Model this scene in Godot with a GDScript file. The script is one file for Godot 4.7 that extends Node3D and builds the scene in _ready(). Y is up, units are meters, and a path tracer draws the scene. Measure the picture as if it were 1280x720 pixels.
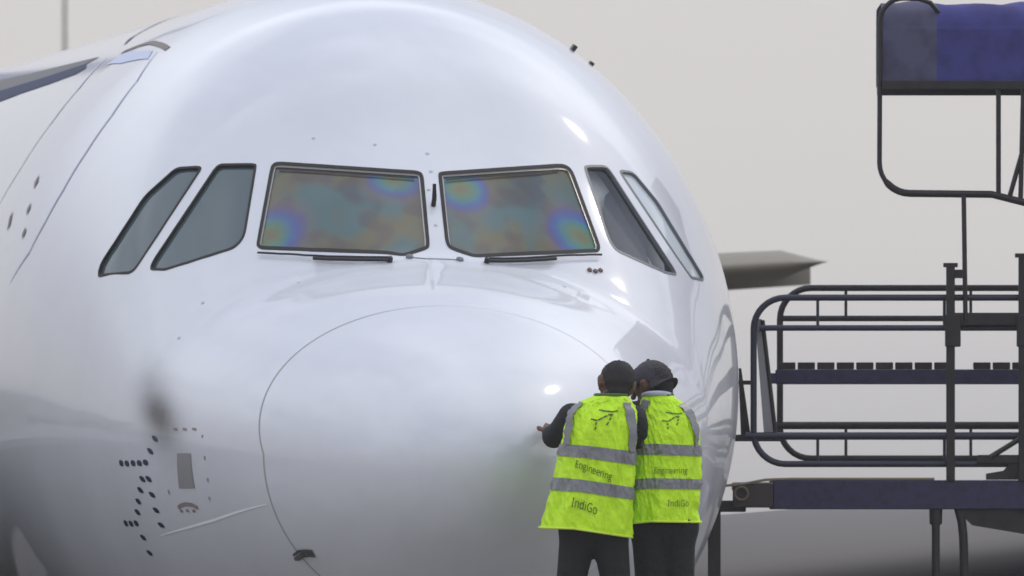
extends Node3D

const EYE := 3.1          # camera height above the apron
const AXIS := 3.82        # fuselage centre line above the apron
const YAW := 6.5          # degrees the airliner is turned from the line of sight

var rng := RandomNumberGenerator.new()
var grime := FastNoiseLite.new()
var taken := {}
var M := {}

# ------------------------------------------------------------------ mesh collector
class MB:
	var v := PackedVector3Array()
	var n := PackedVector3Array()
	var c := PackedColorArray()
	var t := PackedVector2Array()
	var i := PackedInt32Array()
	var col := Color(1, 1, 1)
	func add(p: Vector3, nn: Vector3, uv := Vector2.ZERO, cc = null) -> int:
		v.append(p); n.append(nn); t.append(uv); c.append(col if cc == null else cc)
		return v.size() - 1
	func tri(a: int, b: int, d: int):
		i.append(a); i.append(b); i.append(d)
	func quad(a: int, b: int, d: int, e: int):
		tri(a, b, d); tri(a, d, e)
	func face(pts: Array):
		var nn: Vector3 = (pts[2] - pts[0]).cross(pts[1] - pts[0]).normalized()
		var k := []
		for p in pts: k.append(add(p, nn))
		for j in range(1, pts.size() - 1): tri(k[0], k[j], k[j + 1])
	func box(at: Vector3, size: Vector3, b := Basis(), ch := 0.0):
		# a box with chamfered long edges
		var h := size / 2
		if ch <= 0.0: ch = min(h.x, min(h.y, h.z)) * 0.16
		var faces := []
		for ax in 3:
			for sg in [-1.0, 1.0]:
				var u := (ax + 1) % 3
				var w := (ax + 2) % 3
				var q := []
				for k in [[-1, -1], [1, -1], [1, 1], [-1, 1]]:
					var p := Vector3()
					p[ax] = sg * h[ax]; p[u] = k[0] * (h[u] - ch); p[w] = k[1] * (h[w] - ch)
					q.append(at + b * p)
				if sg < 0: q.reverse()
				q.reverse()
				face(q)
				faces.append(q)
		for ax in 3:
			var u := (ax + 1) % 3
			var w := (ax + 2) % 3
			for su in [-1.0, 1.0]:
				for sw in [-1.0, 1.0]:
					var q := []
					for e in [[-1.0, 0], [1.0, 0], [1.0, 1], [-1.0, 1]]:
						var p := Vector3()
						p[ax] = e[0] * (h[ax] - ch)
						p[u] = su * (h[u] - (ch if e[1] == 0 else 0.0))
						p[w] = sw * (h[w] - (0.0 if e[1] == 0 else ch))
						q.append(at + b * p)
					if su * sw > 0: q.reverse()
					face(q)
		for sx in [-1.0, 1.0]:
			for sy in [-1.0, 1.0]:
				for sz in [-1.0, 1.0]:
					var q := [at + b * Vector3(sx * h.x, sy * (h.y - ch), sz * (h.z - ch)), at + b * Vector3(sx * (h.x - ch), sy * h.y, sz * (h.z - ch)), at + b * Vector3(sx * (h.x - ch), sy * (h.y - ch), sz * h.z)]
					if sx * sy * sz > 0: q.reverse()
					face(q)
	func tube(path: Array, r, sides := 10, closed := false):
		# round tube along a path; r is one radius or an array of radii
		var m := path.size()
		var rings := []
		var up := Vector3.UP
		for k in m:
			var a: Vector3 = path[(k - 1 + m) % m] if (k > 0 or closed) else path[0]
			var b: Vector3 = path[(k + 1) % m] if (k < m - 1 or closed) else path[m - 1]
			var d := (b - a).normalized()
			if k == 0: up = Vector3.UP if abs(d.y) < 0.9 else Vector3.RIGHT
			var x := up.cross(d).normalized()
			var y := d.cross(x).normalized()
			up = y
			var rr: float = r[k] if r is Array else r
			var ring := []
			for j in sides:
				var q := TAU * j / sides
				var nn := x * cos(q) + y * sin(q)
				ring.append(add(path[k] + nn * rr, nn))
			rings.append(ring)
		for k in (m if closed else m - 1):
			var a: Array = rings[k]
			var b: Array = rings[(k + 1) % m]
			for j in sides: quad(a[j], a[(j + 1) % sides], b[(j + 1) % sides], b[j])
		if not closed:
			for e in [0, m - 1]:
				var d: Vector3 = (path[1] - path[0]).normalized() * -1.0 if e == 0 else (path[m - 1] - path[m - 2]).normalized()
				var ce := add(path[e], d)
				var cap := []
				for j in sides: cap.append(add(v[rings[e][j]], d))
				for j in sides: tri(ce, cap[j], cap[(j + 1) % sides])
	func slab(pts: Array, z0: float, z1: float):
		# a polygon (x, y) given depth between z0 and z1
		var p2 := PackedVector2Array(pts)
		var ix := Geometry2D.triangulate_polygon(p2)
		for side in [[z0, -1.0], [z1, 1.0]]:
			var at := v.size()
			for p in p2: add(Vector3(p.x, p.y, side[0]), Vector3(0, 0, side[1]))
			for k in ix: i.append(at + k)
		for k in p2.size():
			var a := p2[k]
			var b := p2[(k + 1) % p2.size()]
			face([Vector3(a.x, a.y, z0), Vector3(b.x, b.y, z0), Vector3(b.x, b.y, z1), Vector3(a.x, a.y, z1)])
	func lathe(o: Vector3, axis: Vector3, prof: Array, sides := 24):
		# prof holds (distance along the axis, radius)
		var x := (Vector3.UP if abs(axis.y) < 0.9 else Vector3.RIGHT).cross(axis).normalized()
		var y := axis.cross(x)
		var at := v.size()
		for k in prof.size():
			var a: Vector2 = prof[max(k - 1, 0)]
			var b: Vector2 = prof[min(k + 1, prof.size() - 1)]
			var sl := (b - a).normalized()
			for j in sides + 1:
				var q := TAU * j / sides
				var rad := x * cos(q) + y * sin(q)
				add(o + axis * prof[k].x + rad * prof[k].y, (rad * sl.x - axis * sl.y).normalized(), Vector2(float(j) / sides, prof[k].x))
		for k in prof.size() - 1:
			for j in sides:
				var e := at + k * (sides + 1) + j
				quad(e, e + 1, e + sides + 2, e + sides + 1)
	func mesh() -> ArrayMesh:
		for k in range(0, i.size(), 3):
			var q := (v[i[k + 2]] - v[i[k]]).cross(v[i[k + 1]] - v[i[k]])
			if q.dot(n[i[k]] + n[i[k + 1]] + n[i[k + 2]]) < 0.0:
				var e := i[k + 1]
				i[k + 1] = i[k + 2]
				i[k + 2] = e
		var a := []
		a.resize(Mesh.ARRAY_MAX)
		a[Mesh.ARRAY_VERTEX] = v; a[Mesh.ARRAY_NORMAL] = n; a[Mesh.ARRAY_COLOR] = c; a[Mesh.ARRAY_TEX_UV] = t; a[Mesh.ARRAY_INDEX] = i
		var m := ArrayMesh.new()
		m.add_surface_from_arrays(Mesh.PRIMITIVE_TRIANGLES, a)
		return m

# ------------------------------------------------------------------ naming
func numbered(called: String) -> String:
	if not taken.has(called):
		taken[called] = 0
		return called
	taken[called] += 1
	return "%s_%03d" % [called, taken[called]]

func thing(called: String, label: String, category: String, at := Vector3.ZERO, group := "") -> Node3D:
	var o := Node3D.new()
	o.name = numbered(called)
	add_child(o)
	o.position = at
	o.set_meta("label", label); o.set_meta("category", category)
	if group != "": o.set_meta("group", group)
	return o

func part(called: String, mb: MB, mat: Material, parent: Node, label := "") -> MeshInstance3D:
	var o := MeshInstance3D.new()
	o.mesh = mb.mesh()
	o.material_override = mat
	o.name = called
	if parent.has_node(NodePath(called)):
		var k := 1
		while parent.has_node(NodePath("%s_%03d" % [called, k])): k += 1
		o.name = "%s_%03d" % [called, k]
	parent.add_child(o, true)
	if label != "": o.set_meta("label", label)
	return o

func mat(called: String, col: Color, rough: float, metal := 0.0) -> StandardMaterial3D:
	# col holds linear real-world base colours
	var m := StandardMaterial3D.new()
	m.albedo_color = col.linear_to_srgb()
	m.roughness = rough
	m.metallic = metal
	m.resource_name = called
	M[called] = m
	return m

func noise_tex(freq: float, lo: Color, hi: Color, seed_: int, size := 512, normal := false, octaves := 4, bump := 4.0) -> NoiseTexture2D:
	var f := FastNoiseLite.new()
	f.seed = seed_; f.frequency = freq; f.fractal_octaves = octaves
	f.noise_type = FastNoiseLite.TYPE_SIMPLEX_SMOOTH
	var t := NoiseTexture2D.new()
	t.width = size; t.height = size; t.seamless = true; t.noise = f
	if normal:
		t.as_normal_map = true; t.bump_strength = bump
	else:
		var g := Gradient.new()
		g.set_color(0, lo); g.set_color(1, hi)
		t.color_ramp = g
	return t

func triplanar(m: StandardMaterial3D, sc: float):
	m.uv1_triplanar = true
	m.uv1_scale = Vector3.ONE * sc

# ------------------------------------------------------------------ fuselage surface
# stations behind the nose tip, then crown, keel, half breadth and height of the greatest breadth
const ST := [0.0, 0.1, 0.3, 0.6, 1.0, 1.4, 1.7, 1.93, 2.08, 2.3, 2.6, 3.0, 3.5, 4.0, 5.0, 6.2, 8.0, 22.0, 27.0, 31.0, 35.0, 37.5]
const ZT := [-0.5, -0.24, -0.06, 0.11, 0.28, 0.41, 0.49, 0.56, 0.69, 0.91, 1.19, 1.56, 1.80, 1.93, 2.045, 2.07, 2.07, 2.07, 2.05, 1.95, 1.75, 1.5]
const ZB := [-0.5, -0.80, -1.0, -1.2, -1.38, -1.52, -1.6, -1.66, -1.70, -1.75, -1.81, -1.88, -1.95, -2.0, -2.06, -2.07, -2.07, -2.07, -1.5, -0.6, 0.4, 1.0]
const WD := [0.0, 0.36, 0.60, 0.84, 1.06, 1.22, 1.33, 1.41, 1.46, 1.52, 1.59, 1.68, 1.77, 1.85, 1.94, 1.975, 1.975, 1.975, 1.8, 1.35, 0.7, 0.22]
const ZM := [-0.5, -0.5, -0.48, -0.45, -0.41, -0.37, -0.34, -0.31, -0.29, -0.27, -0.23, -0.18, -0.12, -0.07, -0.02, 0.0, 0.0, 0.0, 0.2, 0.6, 1.1, 1.25]
var px := PackedFloat64Array()
var pm := []      # slopes of the four curves
const PV := [ZT, ZB, WD, ZM]

func prepare_profile():
	for s in ST: px.append(sqrt(s))
	for y in PV:
		var m := PackedFloat64Array()
		m.resize(px.size())
		for k in range(1, px.size() - 1):
			var h0: float = px[k] - px[k - 1]
			var h1: float = px[k + 1] - px[k]
			var d0: float = (y[k] - y[k - 1]) / h0
			var d1: float = (y[k + 1] - y[k]) / h1
			if d0 * d1 > 0:
				var w1 := 2 * h1 + h0
				var w2 := h1 + 2 * h0
				m[k] = (w1 + w2) / (w1 / d0 + w2 / d1)
		m[0] = (y[1] - y[0]) / (px[1] - px[0])
		m[px.size() - 1] = (y[-1] - y[-2]) / (px[-1] - px[-2])
		pm.append(m)

func curve(which: int, k: int, t: float, h: float) -> float:
	var y: Array = PV[which]
	var m: PackedFloat64Array = pm[which]
	var u := 1.0 - t
	return (1 + 2 * t) * u * u * y[k] + t * u * u * h * m[k] + t * t * (3 - 2 * t) * y[k + 1] - t * t * u * h * m[k + 1]

func hull(s: float, deg: float) -> Vector3:
	var q := sqrt(max(s, 0.0))
	var k := 0
	while k < px.size() - 2 and px[k + 1] < q: k += 1
	var h := px[k + 1] - px[k]
	var t := (q - px[k]) / h
	var a := deg_to_rad(deg)
	var zm := curve(3, k, t, h)
	var sn := sin(a)
	var z := zm + ((curve(0, k, t, h) - zm) if sn > 0 else (zm - curve(1, k, t, h))) * sn
	return Vector3(curve(2, k, t, h) * cos(a), z + AXIS, -s)

func hull_normal(s: float, deg: float) -> Vector3:
	var e := 0.002
	var s0: float = max(s - e, 0.0005)
	if s < 0.02:
		var n1 := hull_normal(0.0201, deg)
		return Vector3(0, 0, 1).lerp(n1, sqrt(s / 0.0201)).normalized()
	var a := hull(s + e, deg) - hull(s0, deg)
	var b := hull(s, deg + 0.1) - hull(s, deg - 0.1)
	return a.cross(b).normalized()

func seam_at(deg: float) -> float:
	return 0.76 + 0.32 * max(sin(deg_to_rad(deg)), 0.0)

const DEG := 2.6          # centimetres of hull per degree, for working in a flat chart
func chart(pts: Array) -> PackedVector2Array:
	var o := PackedVector2Array()
	for p in pts: o.append(Vector2(p[0] * 100.0, p[1] * DEG))
	return o

func rounded(poly: PackedVector2Array, times := 2) -> PackedVector2Array:
	for _k in times:
		var o := PackedVector2Array()
		for j in poly.size():
			var a := poly[j]
			var b := poly[(j + 1) % poly.size()]
			var d := a.distance_to(b)
			var f: float = min(0.25, 1.6 / max(d, 0.01))
			o.append(a.lerp(b, f)); o.append(b.lerp(a, f))
		poly = o
	return poly

func skin_color(s: float, deg: float, p: Vector3) -> Color:
	# white paint with worn-in dirt and streaks, plus one soft dark smudge on the side
	var d := 0.5 + 0.5 * grime.get_noise_3d(p.x * 1.3, p.y * 1.3, p.z * 0.6)
	var fine := grime.get_noise_3d(p.x * 16, p.y * 16, p.z * 9)
	var streak := minf(0.0, grime.get_noise_3d(p.x * 7.0, p.y * 0.9, p.z * 7.0) + 0.05)
	var c := Color(0.625, 0.63, 0.652) * (0.955 + 0.05 * d + 0.03 * fine + 0.03 * streak)
	var k := 0.0
	# the smudge: a soft dark stroke, darkest at its middle
	var sx := (s - 1.95) / 0.2
	var sy := (fposmod(deg, 360.0) - 166.5) / 6.0
	if absf(sx) < 6.0 and absf(sy) < 6.0:
		var ax := (1.64 - 1.95) / 0.2
		var ay := (183.0 - 166.5) / 6.0
		var t := clampf((sx * ax + sy * ay) / (ax * ax + ay * ay), 0.0, 1.0)
		var dist := Vector2(sx - ax * t, sy - ay * t).length()
		k = exp(-dist * dist * 1.05) * (0.95 - 0.75 * pow(absf(t - 0.42) / 0.58, 1.5)) * (0.9 + 0.2 * d)
	c = c.lerp(Color(0.025, 0.026, 0.026), minf(k * 1.15, 0.98))
	c.a = 1.0
	return c

func hull_point(mb: MB, s: float, deg: float, off: float, uv := Vector2.ZERO, tint := true) -> int:
	var n := hull_normal(s, deg)
	var p := hull(s, deg)
	return mb.add(p + n * off, n, uv, skin_color(s, deg, p) if tint else Color(1, 1, 1))

func cells(mb: MB, poly: PackedVector2Array, off: float, step: Vector2, box = null):
	# the part of the hull inside poly, as small cells; uv runs over the bounding box
	var lo := poly[0]
	var hi := poly[0]
	for p in poly:
		lo = lo.min(p); hi = hi.max(p)
	var b0: Vector2 = lo if box == null else box[0]
	var b1: Vector2 = hi if box == null else box[1]
	var cache := {}
	var x := lo.x
	while x < hi.x:
		var y := lo.y
		while y < hi.y:
			var cell := PackedVector2Array([Vector2(x, y), Vector2(x + step.x, y), Vector2(x + step.x, y + step.y), Vector2(x, y + step.y)])
			for piece in Geometry2D.intersect_polygons(cell, poly):
				var ids := []
				for q in piece:
					var key := Vector2i(roundi(q.x * 500), roundi(q.y * 500))
					if not cache.has(key):
						cache[key] = hull_point(mb, q.x / 100.0, q.y / DEG, off, Vector2((q.x - b0.x) / (b1.x - b0.x), (q.y - b0.y) / (b1.y - b0.y)), false)
					ids.append(cache[key])
				var ix := Geometry2D.triangulate_polygon(piece)
				for k in range(0, ix.size(), 3): mb.tri(ids[ix[k]], ids[ix[k + 1]], ids[ix[k + 2]])
			y += step.y
		x += step.x

func ribbon(mb: MB, path: Array, width: float, off: float, taper := false):
	# a flat line along the hull; path holds (s, degrees)
	var pts := []
	for k in path.size() - 1:
		var a := Vector2(path[k][0], path[k][1])
		var b := Vector2(path[k + 1][0], path[k + 1][1])
		for j in 6: pts.append(a.lerp(b, j / 6.0))
	pts.append(Vector2(path[-1][0], path[-1][1]))
	var last := -1
	for k in pts.size():
		var p := hull(pts[k].x, pts[k].y)
		var n := hull_normal(pts[k].x, pts[k].y)
		var a: Vector2 = pts[max(k - 1, 0)]
		var b: Vector2 = pts[min(k + 1, pts.size() - 1)]
		var d := (hull(b.x, b.y) - hull(a.x, a.y)).normalized()
		var w := width * 0.5
		if taper: w *= 0.25 + 0.75 * sin(PI * (k + 0.5) / pts.size())
		var side := n.cross(d).normalized() * w
		var e := mb.add(p + n * off + side, n)
		mb.add(p + n * off - side, n)
		if last >= 0: mb.quad(last, last + 1, e + 1, e)
		last = e

func ring_between(mb: MB, outer: PackedVector2Array, inner: PackedVector2Array, o1: float, o2: float):
	# a band between two outlines with as many corners, at two heights over the hull
	var m := outer.size()
	var at := mb.v.size()
	for k in m:
		for e in [[outer[k], o1], [inner[k], o2]]:
			var q: Vector2 = e[0]
			var n := hull_normal(q.x / 100.0, q.y / DEG)
			mb.add(hull(q.x / 100.0, q.y / DEG) + n * e[1], n)
	for k in m:
		var a := at + k * 2
		var b := at + ((k + 1) % m) * 2
		mb.quad(a, b, b + 1, a + 1)

func recess(mb: MB, poly: PackedVector2Array, o1: float, o2: float):
	for k in poly.size():
		var q := []
		for e in [[poly[k], o1], [poly[(k + 1) % poly.size()], o1], [poly[(k + 1) % poly.size()], o2], [poly[k], o2]]:
			var c: Vector2 = e[0]
			q.append(hull(c.x / 100.0, c.y / DEG) + hull_normal(c.x / 100.0, c.y / DEG) * e[1])
		mb.face(q)

func inset(poly: PackedVector2Array, d: float) -> PackedVector2Array:
	# same corners, moved inwards by d
	var area := 0.0
	for k in poly.size():
		var a := poly[k]
		var b := poly[(k + 1) % poly.size()]
		area += a.x * b.y - b.x * a.y
	var sg := signf(area)
	var o := PackedVector2Array()
	for k in poly.size():
		var a := poly[(k - 1 + poly.size()) % poly.size()]
		var b := poly[(k + 1) % poly.size()]
		var p := poly[k]
		var n1 := (p - a).normalized().orthogonal() * -sg
		var n2 := (b - p).normalized().orthogonal() * -sg
		var n := (n1 + n2).normalized()
		o.append(p + n * d / max(0.5, n.dot(n1)))
	return o

# windows as (metres behind the nose, degrees round the hull)
const W_L2 := [[3.022, 157.81], [3.045, 156.04], [2.998, 151.26], [2.983, 146.57], [2.992, 142.05], [2.968, 139.58], [2.951, 137.13], [2.941, 134.70], [2.820, 130.14], [2.804, 130.14], [2.758, 133.96], [2.720, 137.99], [2.691, 142.25], [2.681, 144.95], [2.676, 147.75], [2.677, 150.65], [2.711, 152.32], [2.980, 157.57]]
const W_L1 := [[2.561, 147.73], [2.584, 146.36], [2.602, 141.98], [2.632, 137.85], [2.669, 133.96], [2.713, 130.27], [2.762, 126.75], [2.719, 124.41], [2.681, 122.07], [2.645, 119.73], [2.630, 119.79], [2.517, 121.58], [2.404, 123.47], [2.293, 125.49], [2.262, 126.80], [2.249, 128.91], [2.293, 134.07], [2.357, 139.30], [2.449, 144.60]]
const W_FL := [[2.196, 123.68], [2.219, 123.24], [2.335, 121.02], [2.457, 118.93], [2.579, 116.96], [2.598, 116.49], [2.599, 115.66], [2.530, 110.45], [2.476, 105.23], [2.436, 99.98], [2.409, 94.70], [2.395, 89.36], [2.373, 88.92], [2.250, 88.99], [2.133, 89.05], [2.011, 89.12], [1.993, 89.68], [1.950, 94.62], [1.973, 97.28], [1.995, 102.41], [2.023, 107.54], [2.059, 112.67], [2.109, 117.80], [2.169, 122.97]]
const W_FR := [[2.386, 85.69], [2.395, 85.35], [2.418, 80.67], [2.452, 75.93], [2.498, 71.12], [2.558, 66.20], [2.634, 61.17], [2.641, 59.74], [2.620, 58.89], [2.494, 56.92], [2.368, 54.81], [2.246, 52.52], [2.218, 52.76], [2.203, 53.31], [2.128, 58.91], [2.068, 64.30], [2.025, 69.55], [1.991, 74.70], [1.962, 79.80], [1.968, 80.94], [1.998, 84.79], [2.028, 85.50], [2.148, 85.57], [2.263, 85.65]]
const W_R1 := [[2.691, 56.31], [2.707, 55.97], [2.789, 51.74], [2.786, 50.72], [2.727, 47.50], [2.673, 44.05], [2.625, 40.35], [2.585, 36.31], [2.561, 31.88], [2.536, 31.76], [2.440, 35.14], [2.368, 39.60], [2.320, 43.80], [2.289, 47.78], [2.295, 49.24], [2.335, 50.62], [2.455, 52.64], [2.577, 54.52]]
const W_R2 := [[2.831, 48.71], [2.917, 45.24], [2.908, 43.25], [2.903, 41.21], [2.903, 39.08], [2.866, 34.37], [2.863, 29.11], [2.918, 23.19], [2.874, 23.26], [2.709, 26.88], [2.685, 31.52], [2.692, 35.49], [2.714, 39.14], [2.746, 42.54], [2.785, 45.72]]

func rainbow(seed_: int, spots: Array) -> ImageTexture:
	# laminated glass with an electric heating film: dull green-brown with coloured stress rings
	var f := FastNoiseLite.new()
	f.seed = seed_; f.frequency = 0.012; f.fractal_octaves = 2
	var n := 224
	var im := Image.create(n, n, false, Image.FORMAT_RGB8)
	var ramp := [Color(0.46, 0.42, 0.30), Color(0.46, 0.47, 0.30), Color(0.36, 0.52, 0.40), Color(0.28, 0.50, 0.56), Color(0.27, 0.38, 0.66), Color(0.38, 0.34, 0.54), Color(0.45, 0.40, 0.40)]
	for y in n:
		for x in n:
			var u := x / float(n)
			var v := y / float(n)
			var w := f.get_noise_2d(x * 0.7, y) * 0.5 + 0.5
			var band := 0.5 + 0.5 * sin((u * 0.9 + v * 0.35) * 9.0 + w * 5.0)
			var c := Color(0.42, 0.40, 0.31).lerp(Color(0.33, 0.42, 0.42), clampf(band * 1.2 - 0.1, 0, 1))
			c = c.lerp(Color(0.33, 0.285, 0.30), clampf(f.get_noise_2d(x * 1.1 + 400.0, y * 1.1) * 1.5, 0.0, 0.5))
			for sp in spots:
				var d = Vector2(u - sp[0], v - sp[1]).length() / sp[2] + (w - 0.5) * 0.25
				if d < 1.3:
					var g := clampf(d, 0.0, 0.999) * 6.0
					var k := int(g)
					var rc: Color = ramp[k].lerp(ramp[min(k + 1, 6)], g - k)
					c = c.lerp(rc, clampf((1.3 - d) / 0.45, 0, 1) * sp[3])
			im.set_pixel(x, y, c)
	return ImageTexture.create_from_image(im)

func wing(mb: MB, root: Vector3, tip: Vector3, c0: float, c1: float, t0: float, t1: float, upright := false, from := 0.0, to := 1.0, lead := 0.0, trail := 1.0):
	# a tapered aerofoil from root to tip leading edge (positions local to the airliner), chord running aft (-z)
	var n := 16
	var m := 20
	var base := mb.v.size()
	for a in m + 1:
		var f: float = lerp(from, to, float(a) / m)
		var p := root.lerp(tip, f)
		var ch: float = lerp(c0, c1, f)
		var th: float = lerp(t0, t1, f) * ch
		var round_end := 1.0
		if f > 0.985: round_end = sqrt(max(0.0, 1.0 - pow((f - 0.985) / 0.015, 2.0))) * 0.97 + 0.03
		var ring := []
		for k in n * 2 + 1:
			var q: float = absf(k - n) / n
			var xx: float = lerp(lead, trail, q * q)
			var yt := 5.0 * th * (0.2969 * sqrt(xx) - 0.126 * xx - 0.3516 * xx * xx + 0.2843 * xx * xx * xx - 0.1036 * xx * xx * xx * xx) * round_end
			var sg := 1.0 if k < n else -1.0
			if lead > 0.0 and xx <= lead + 1e-4: yt = 0.0
			var off := Vector3(0, yt * sg, -xx * ch)
			if upright: off = Vector3(yt * sg, 0, -xx * ch)
			mb.add(p + off, Vector3.UP)
	var w := n * 2 + 1
	for a in m:
		for k in w - 1:
			mb.quad(base + a * w + k, base + a * w + k + 1, base + (a + 1) * w + k + 1, base + (a + 1) * w + k)
	for e in [0, m]:
		var ce := mb.add((mb.v[base + e * w] + mb.v[base + e * w + n]) * 0.5, Vector3.RIGHT)
		for k in w - 1: mb.tri(ce, base + e * w + k, base + e * w + k + 1)
	# smooth normals
	var acc := PackedVector3Array()
	acc.resize(mb.v.size())
	for k in range(0, mb.i.size(), 3):
		var q := (mb.v[mb.i[k + 2]] - mb.v[mb.i[k]]).cross(mb.v[mb.i[k + 1]] - mb.v[mb.i[k]])
		for j in 3: acc[mb.i[k + j]] += q
	for k in range(base, mb.v.size()): mb.n[k] = acc[k].normalized()

func build_airliner():
	var plane := thing("airliner", "large white twin-engine airliner seen nose-on with grey cockpit windows", "airliner", Vector3(-0.2134, 0, 0))
	plane.rotation_degrees.y = YAW

	var skin := mat("white_paint", Color(1, 1, 1), 0.5)
	skin.vertex_color_use_as_albedo = true
	skin.clearcoat_enabled = true; skin.clearcoat = 0.75; skin.clearcoat_roughness = 0.06
	skin.normal_enabled = true
	skin.normal_texture = noise_tex(0.004, Color.BLACK, Color.WHITE, 5, 512, true, 3, 1.2)
	skin.normal_scale = 0.24
	triplanar(skin, 0.35)

	var outlines := []
	for w in [W_L2, W_L1, W_FL, W_FR, W_R1, W_R2]: outlines.append(rounded(chart(w)))

	# main skin: rows of stations, windows cut out
	var rows := []
	for k in 15: rows.append(k / 15.0 * 1.0)                   # from the seam to 1.84 m
	var mb := MB.new()
	var stations := []
	var s := 1.84
	while s < 3.2:
		stations.append(s); s += 0.04
	while s < 7.0:
		stations.append(s); s += 0.16
	while s < 37.4:
		stations.append(s); s += 0.8
	stations.append(37.5)
	var na := 180
	var grid := []
	for k in 15:
		var row := []
		for j in na + 1:
			var dg := j * 360.0 / na - 90.0
			row.append(hull_point(mb, lerp(seam_at(dg) + 0.006, 1.84, k / 15.0), dg, 0.0))
		grid.append(row)
	for st in stations:
		var row := []
		for j in na + 1: row.append(hull_point(mb, st, j * 360.0 / na - 90.0, 0.0))
		grid.append(row)
	for k in grid.size() - 1:
		for j in na:
			if k >= 15 and k < 15 + 36:
				var x0: float = stations[k - 15] * 100.0
				var x1: float = stations[k - 14] * 100.0
				var y0 := (j * 360.0 / na - 90.0) * DEG
				var y1 := ((j + 1) * 360.0 / na - 90.0) * DEG
				if y1 > 15 * DEG and y0 < 165 * DEG:
					var cell := PackedVector2Array([Vector2(x0, y0), Vector2(x1, y0), Vector2(x1, y1), Vector2(x0, y1)])
					var left := [cell]
					var cut := false
					for o in outlines:
						var nxt := []
						for piece in left:
							if Geometry2D.intersect_polygons(piece, o).is_empty():
								nxt.append(piece)
							else:
								cut = true
								nxt.append_array(Geometry2D.clip_polygons(piece, o))
						left = nxt
					if cut:
						for piece in left:
							var ids := []
							for q in piece: ids.append(hull_point(mb, q.x / 100.0, q.y / DEG, 0.0))
							var ix := Geometry2D.triangulate_polygon(piece)
							for e in range(0, ix.size(), 3): mb.tri(ids[ix[e]], ids[ix[e + 1]], ids[ix[e + 2]])
						continue
			mb.quad(grid[k][j], grid[k][j + 1], grid[k + 1][j + 1], grid[k + 1][j])
	var body := part("fuselage", mb, skin, plane)

	# radome with its seam
	mb = MB.new()
	var prev := []
	for k in 41:
		var f := pow(k / 40.0, 2.0)
		var row := []
		for j in na + 1:
			var dg := j * 360.0 / na - 90.0
			row.append(hull_point(mb, f * (seam_at(dg) - 0.004), dg, 0.0))
		if k > 0:
			for j in na: mb.quad(prev[j], prev[j + 1], row[j + 1], row[j])
		prev = row
	var radome := part("radome", mb, skin, plane)
	mb = MB.new()
	prev = []
	var prev2 := []
	var seam_mat := mat("seam_grey", Color(1, 1, 1), 0.8)
	seam_mat.vertex_color_use_as_albedo = true
	for j in na + 1:
		var dg := j * 360.0 / na - 90.0
		# grey sealant on one side, fading to the paint tone across the crown
		mb.col = Color(0.34, 0.325, 0.31).lerp(Color(0.65, 0.65, 0.67), smoothstep(118.0, 78.0, dg))
		var a := mb.add(hull(seam_at(dg) - 0.005, dg) + hull_normal(seam_at(dg), dg) * 0.0004, hull_normal(seam_at(dg), dg))
		var b := mb.add(hull(seam_at(dg) + 0.007, dg) + hull_normal(seam_at(dg), dg) * 0.0004, hull_normal(seam_at(dg), dg))
		if j > 0: mb.quad(prev2[0], a, b, prev2[1])
		prev2 = [a, b]
	part("seam", mb, seam_mat, radome)
	mb = MB.new()
	ribbon(mb, [[0.80, -143.6], [0.74, -144.2], [0.69, -143.4], [0.66, -142.4]], 0.045, 0.006)
	var la := hull(0.74, -144.0)
	mb.box(la + hull_normal(0.74, -144.0) * 0.012, Vector3(0.022, 0.025, 0.075), Basis.looking_at(hull_normal(0.74, -144.0), Vector3(0.8, 0.6, 0)))
	part("latch", mb, mat("dark_metal", Color(0.09, 0.088, 0.085), 0.5, 0.3), radome)

	# windows: rubber seal with a metal lip, recessed pane
	var rubber := mat("window_seal", Color(0.028, 0.025, 0.022), 0.8)
	var lip := mat("window_lip", Color(0.42, 0.40, 0.37), 0.35, 0.4)
	var t1 := rainbow(11, [[0.64, 0.14, 0.19, 0.6], [0.42, 0.93, 0.26, 0.7]])
	var t2 := rainbow(23, [[0.54, 0.89, 0.20, 0.7], [0.43, 0.12, 0.26, 0.75]])
	var front := []
	for t in [t1, t2]:
		var g := mat("windscreen_glass", Color(1, 1, 1), 0.04)
		g.albedo_texture = t
		g.albedo_color = Color(0.95, 0.95, 0.95)
		front.append(g)
	var side_glass := mat("side_glass", Color(0.06, 0.09, 0.10), 0.05)
	var clear := mat("clear_glass", Color(0.35, 0.38, 0.38), 0.02)
	clear.transparency = BaseMaterial3D.TRANSPARENCY_ALPHA
	clear.albedo_color.a = 0.06
	var bright_pane := mat("bright_glass", Color(0.80, 0.85, 0.86), 0.03)  # brightness seen in this pane is put into its pale colour
	bright_pane.transparency = BaseMaterial3D.TRANSPARENCY_ALPHA
	bright_pane.albedo_color.a = 0.72
	var glass := [side_glass, side_glass, front[0], front[1], clear, bright_pane]
	for k in 6:
		var o: PackedVector2Array = outlines[k]
		var is_front := k == 2 or k == 3
		var wide := 1.25 if is_front else 0.7
		var o1 := inset(o, wide)
		mb = MB.new()
		ring_between(mb, inset(o, -0.6), inset(o, 0.2), 0.0015, 0.006)
		ring_between(mb, inset(o, 0.2), o1, 0.006, 0.004)
		recess(mb, o1, 0.004, -0.014)
		var w := part("window", mb, rubber if k < 4 else mat("light_seal", Color(0.13, 0.14, 0.15), 0.5), plane)
		mb = MB.new()
		cells(mb, o1, -0.012, Vector2(6, 6))
		part("pane", mb, glass[k], w)
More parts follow.
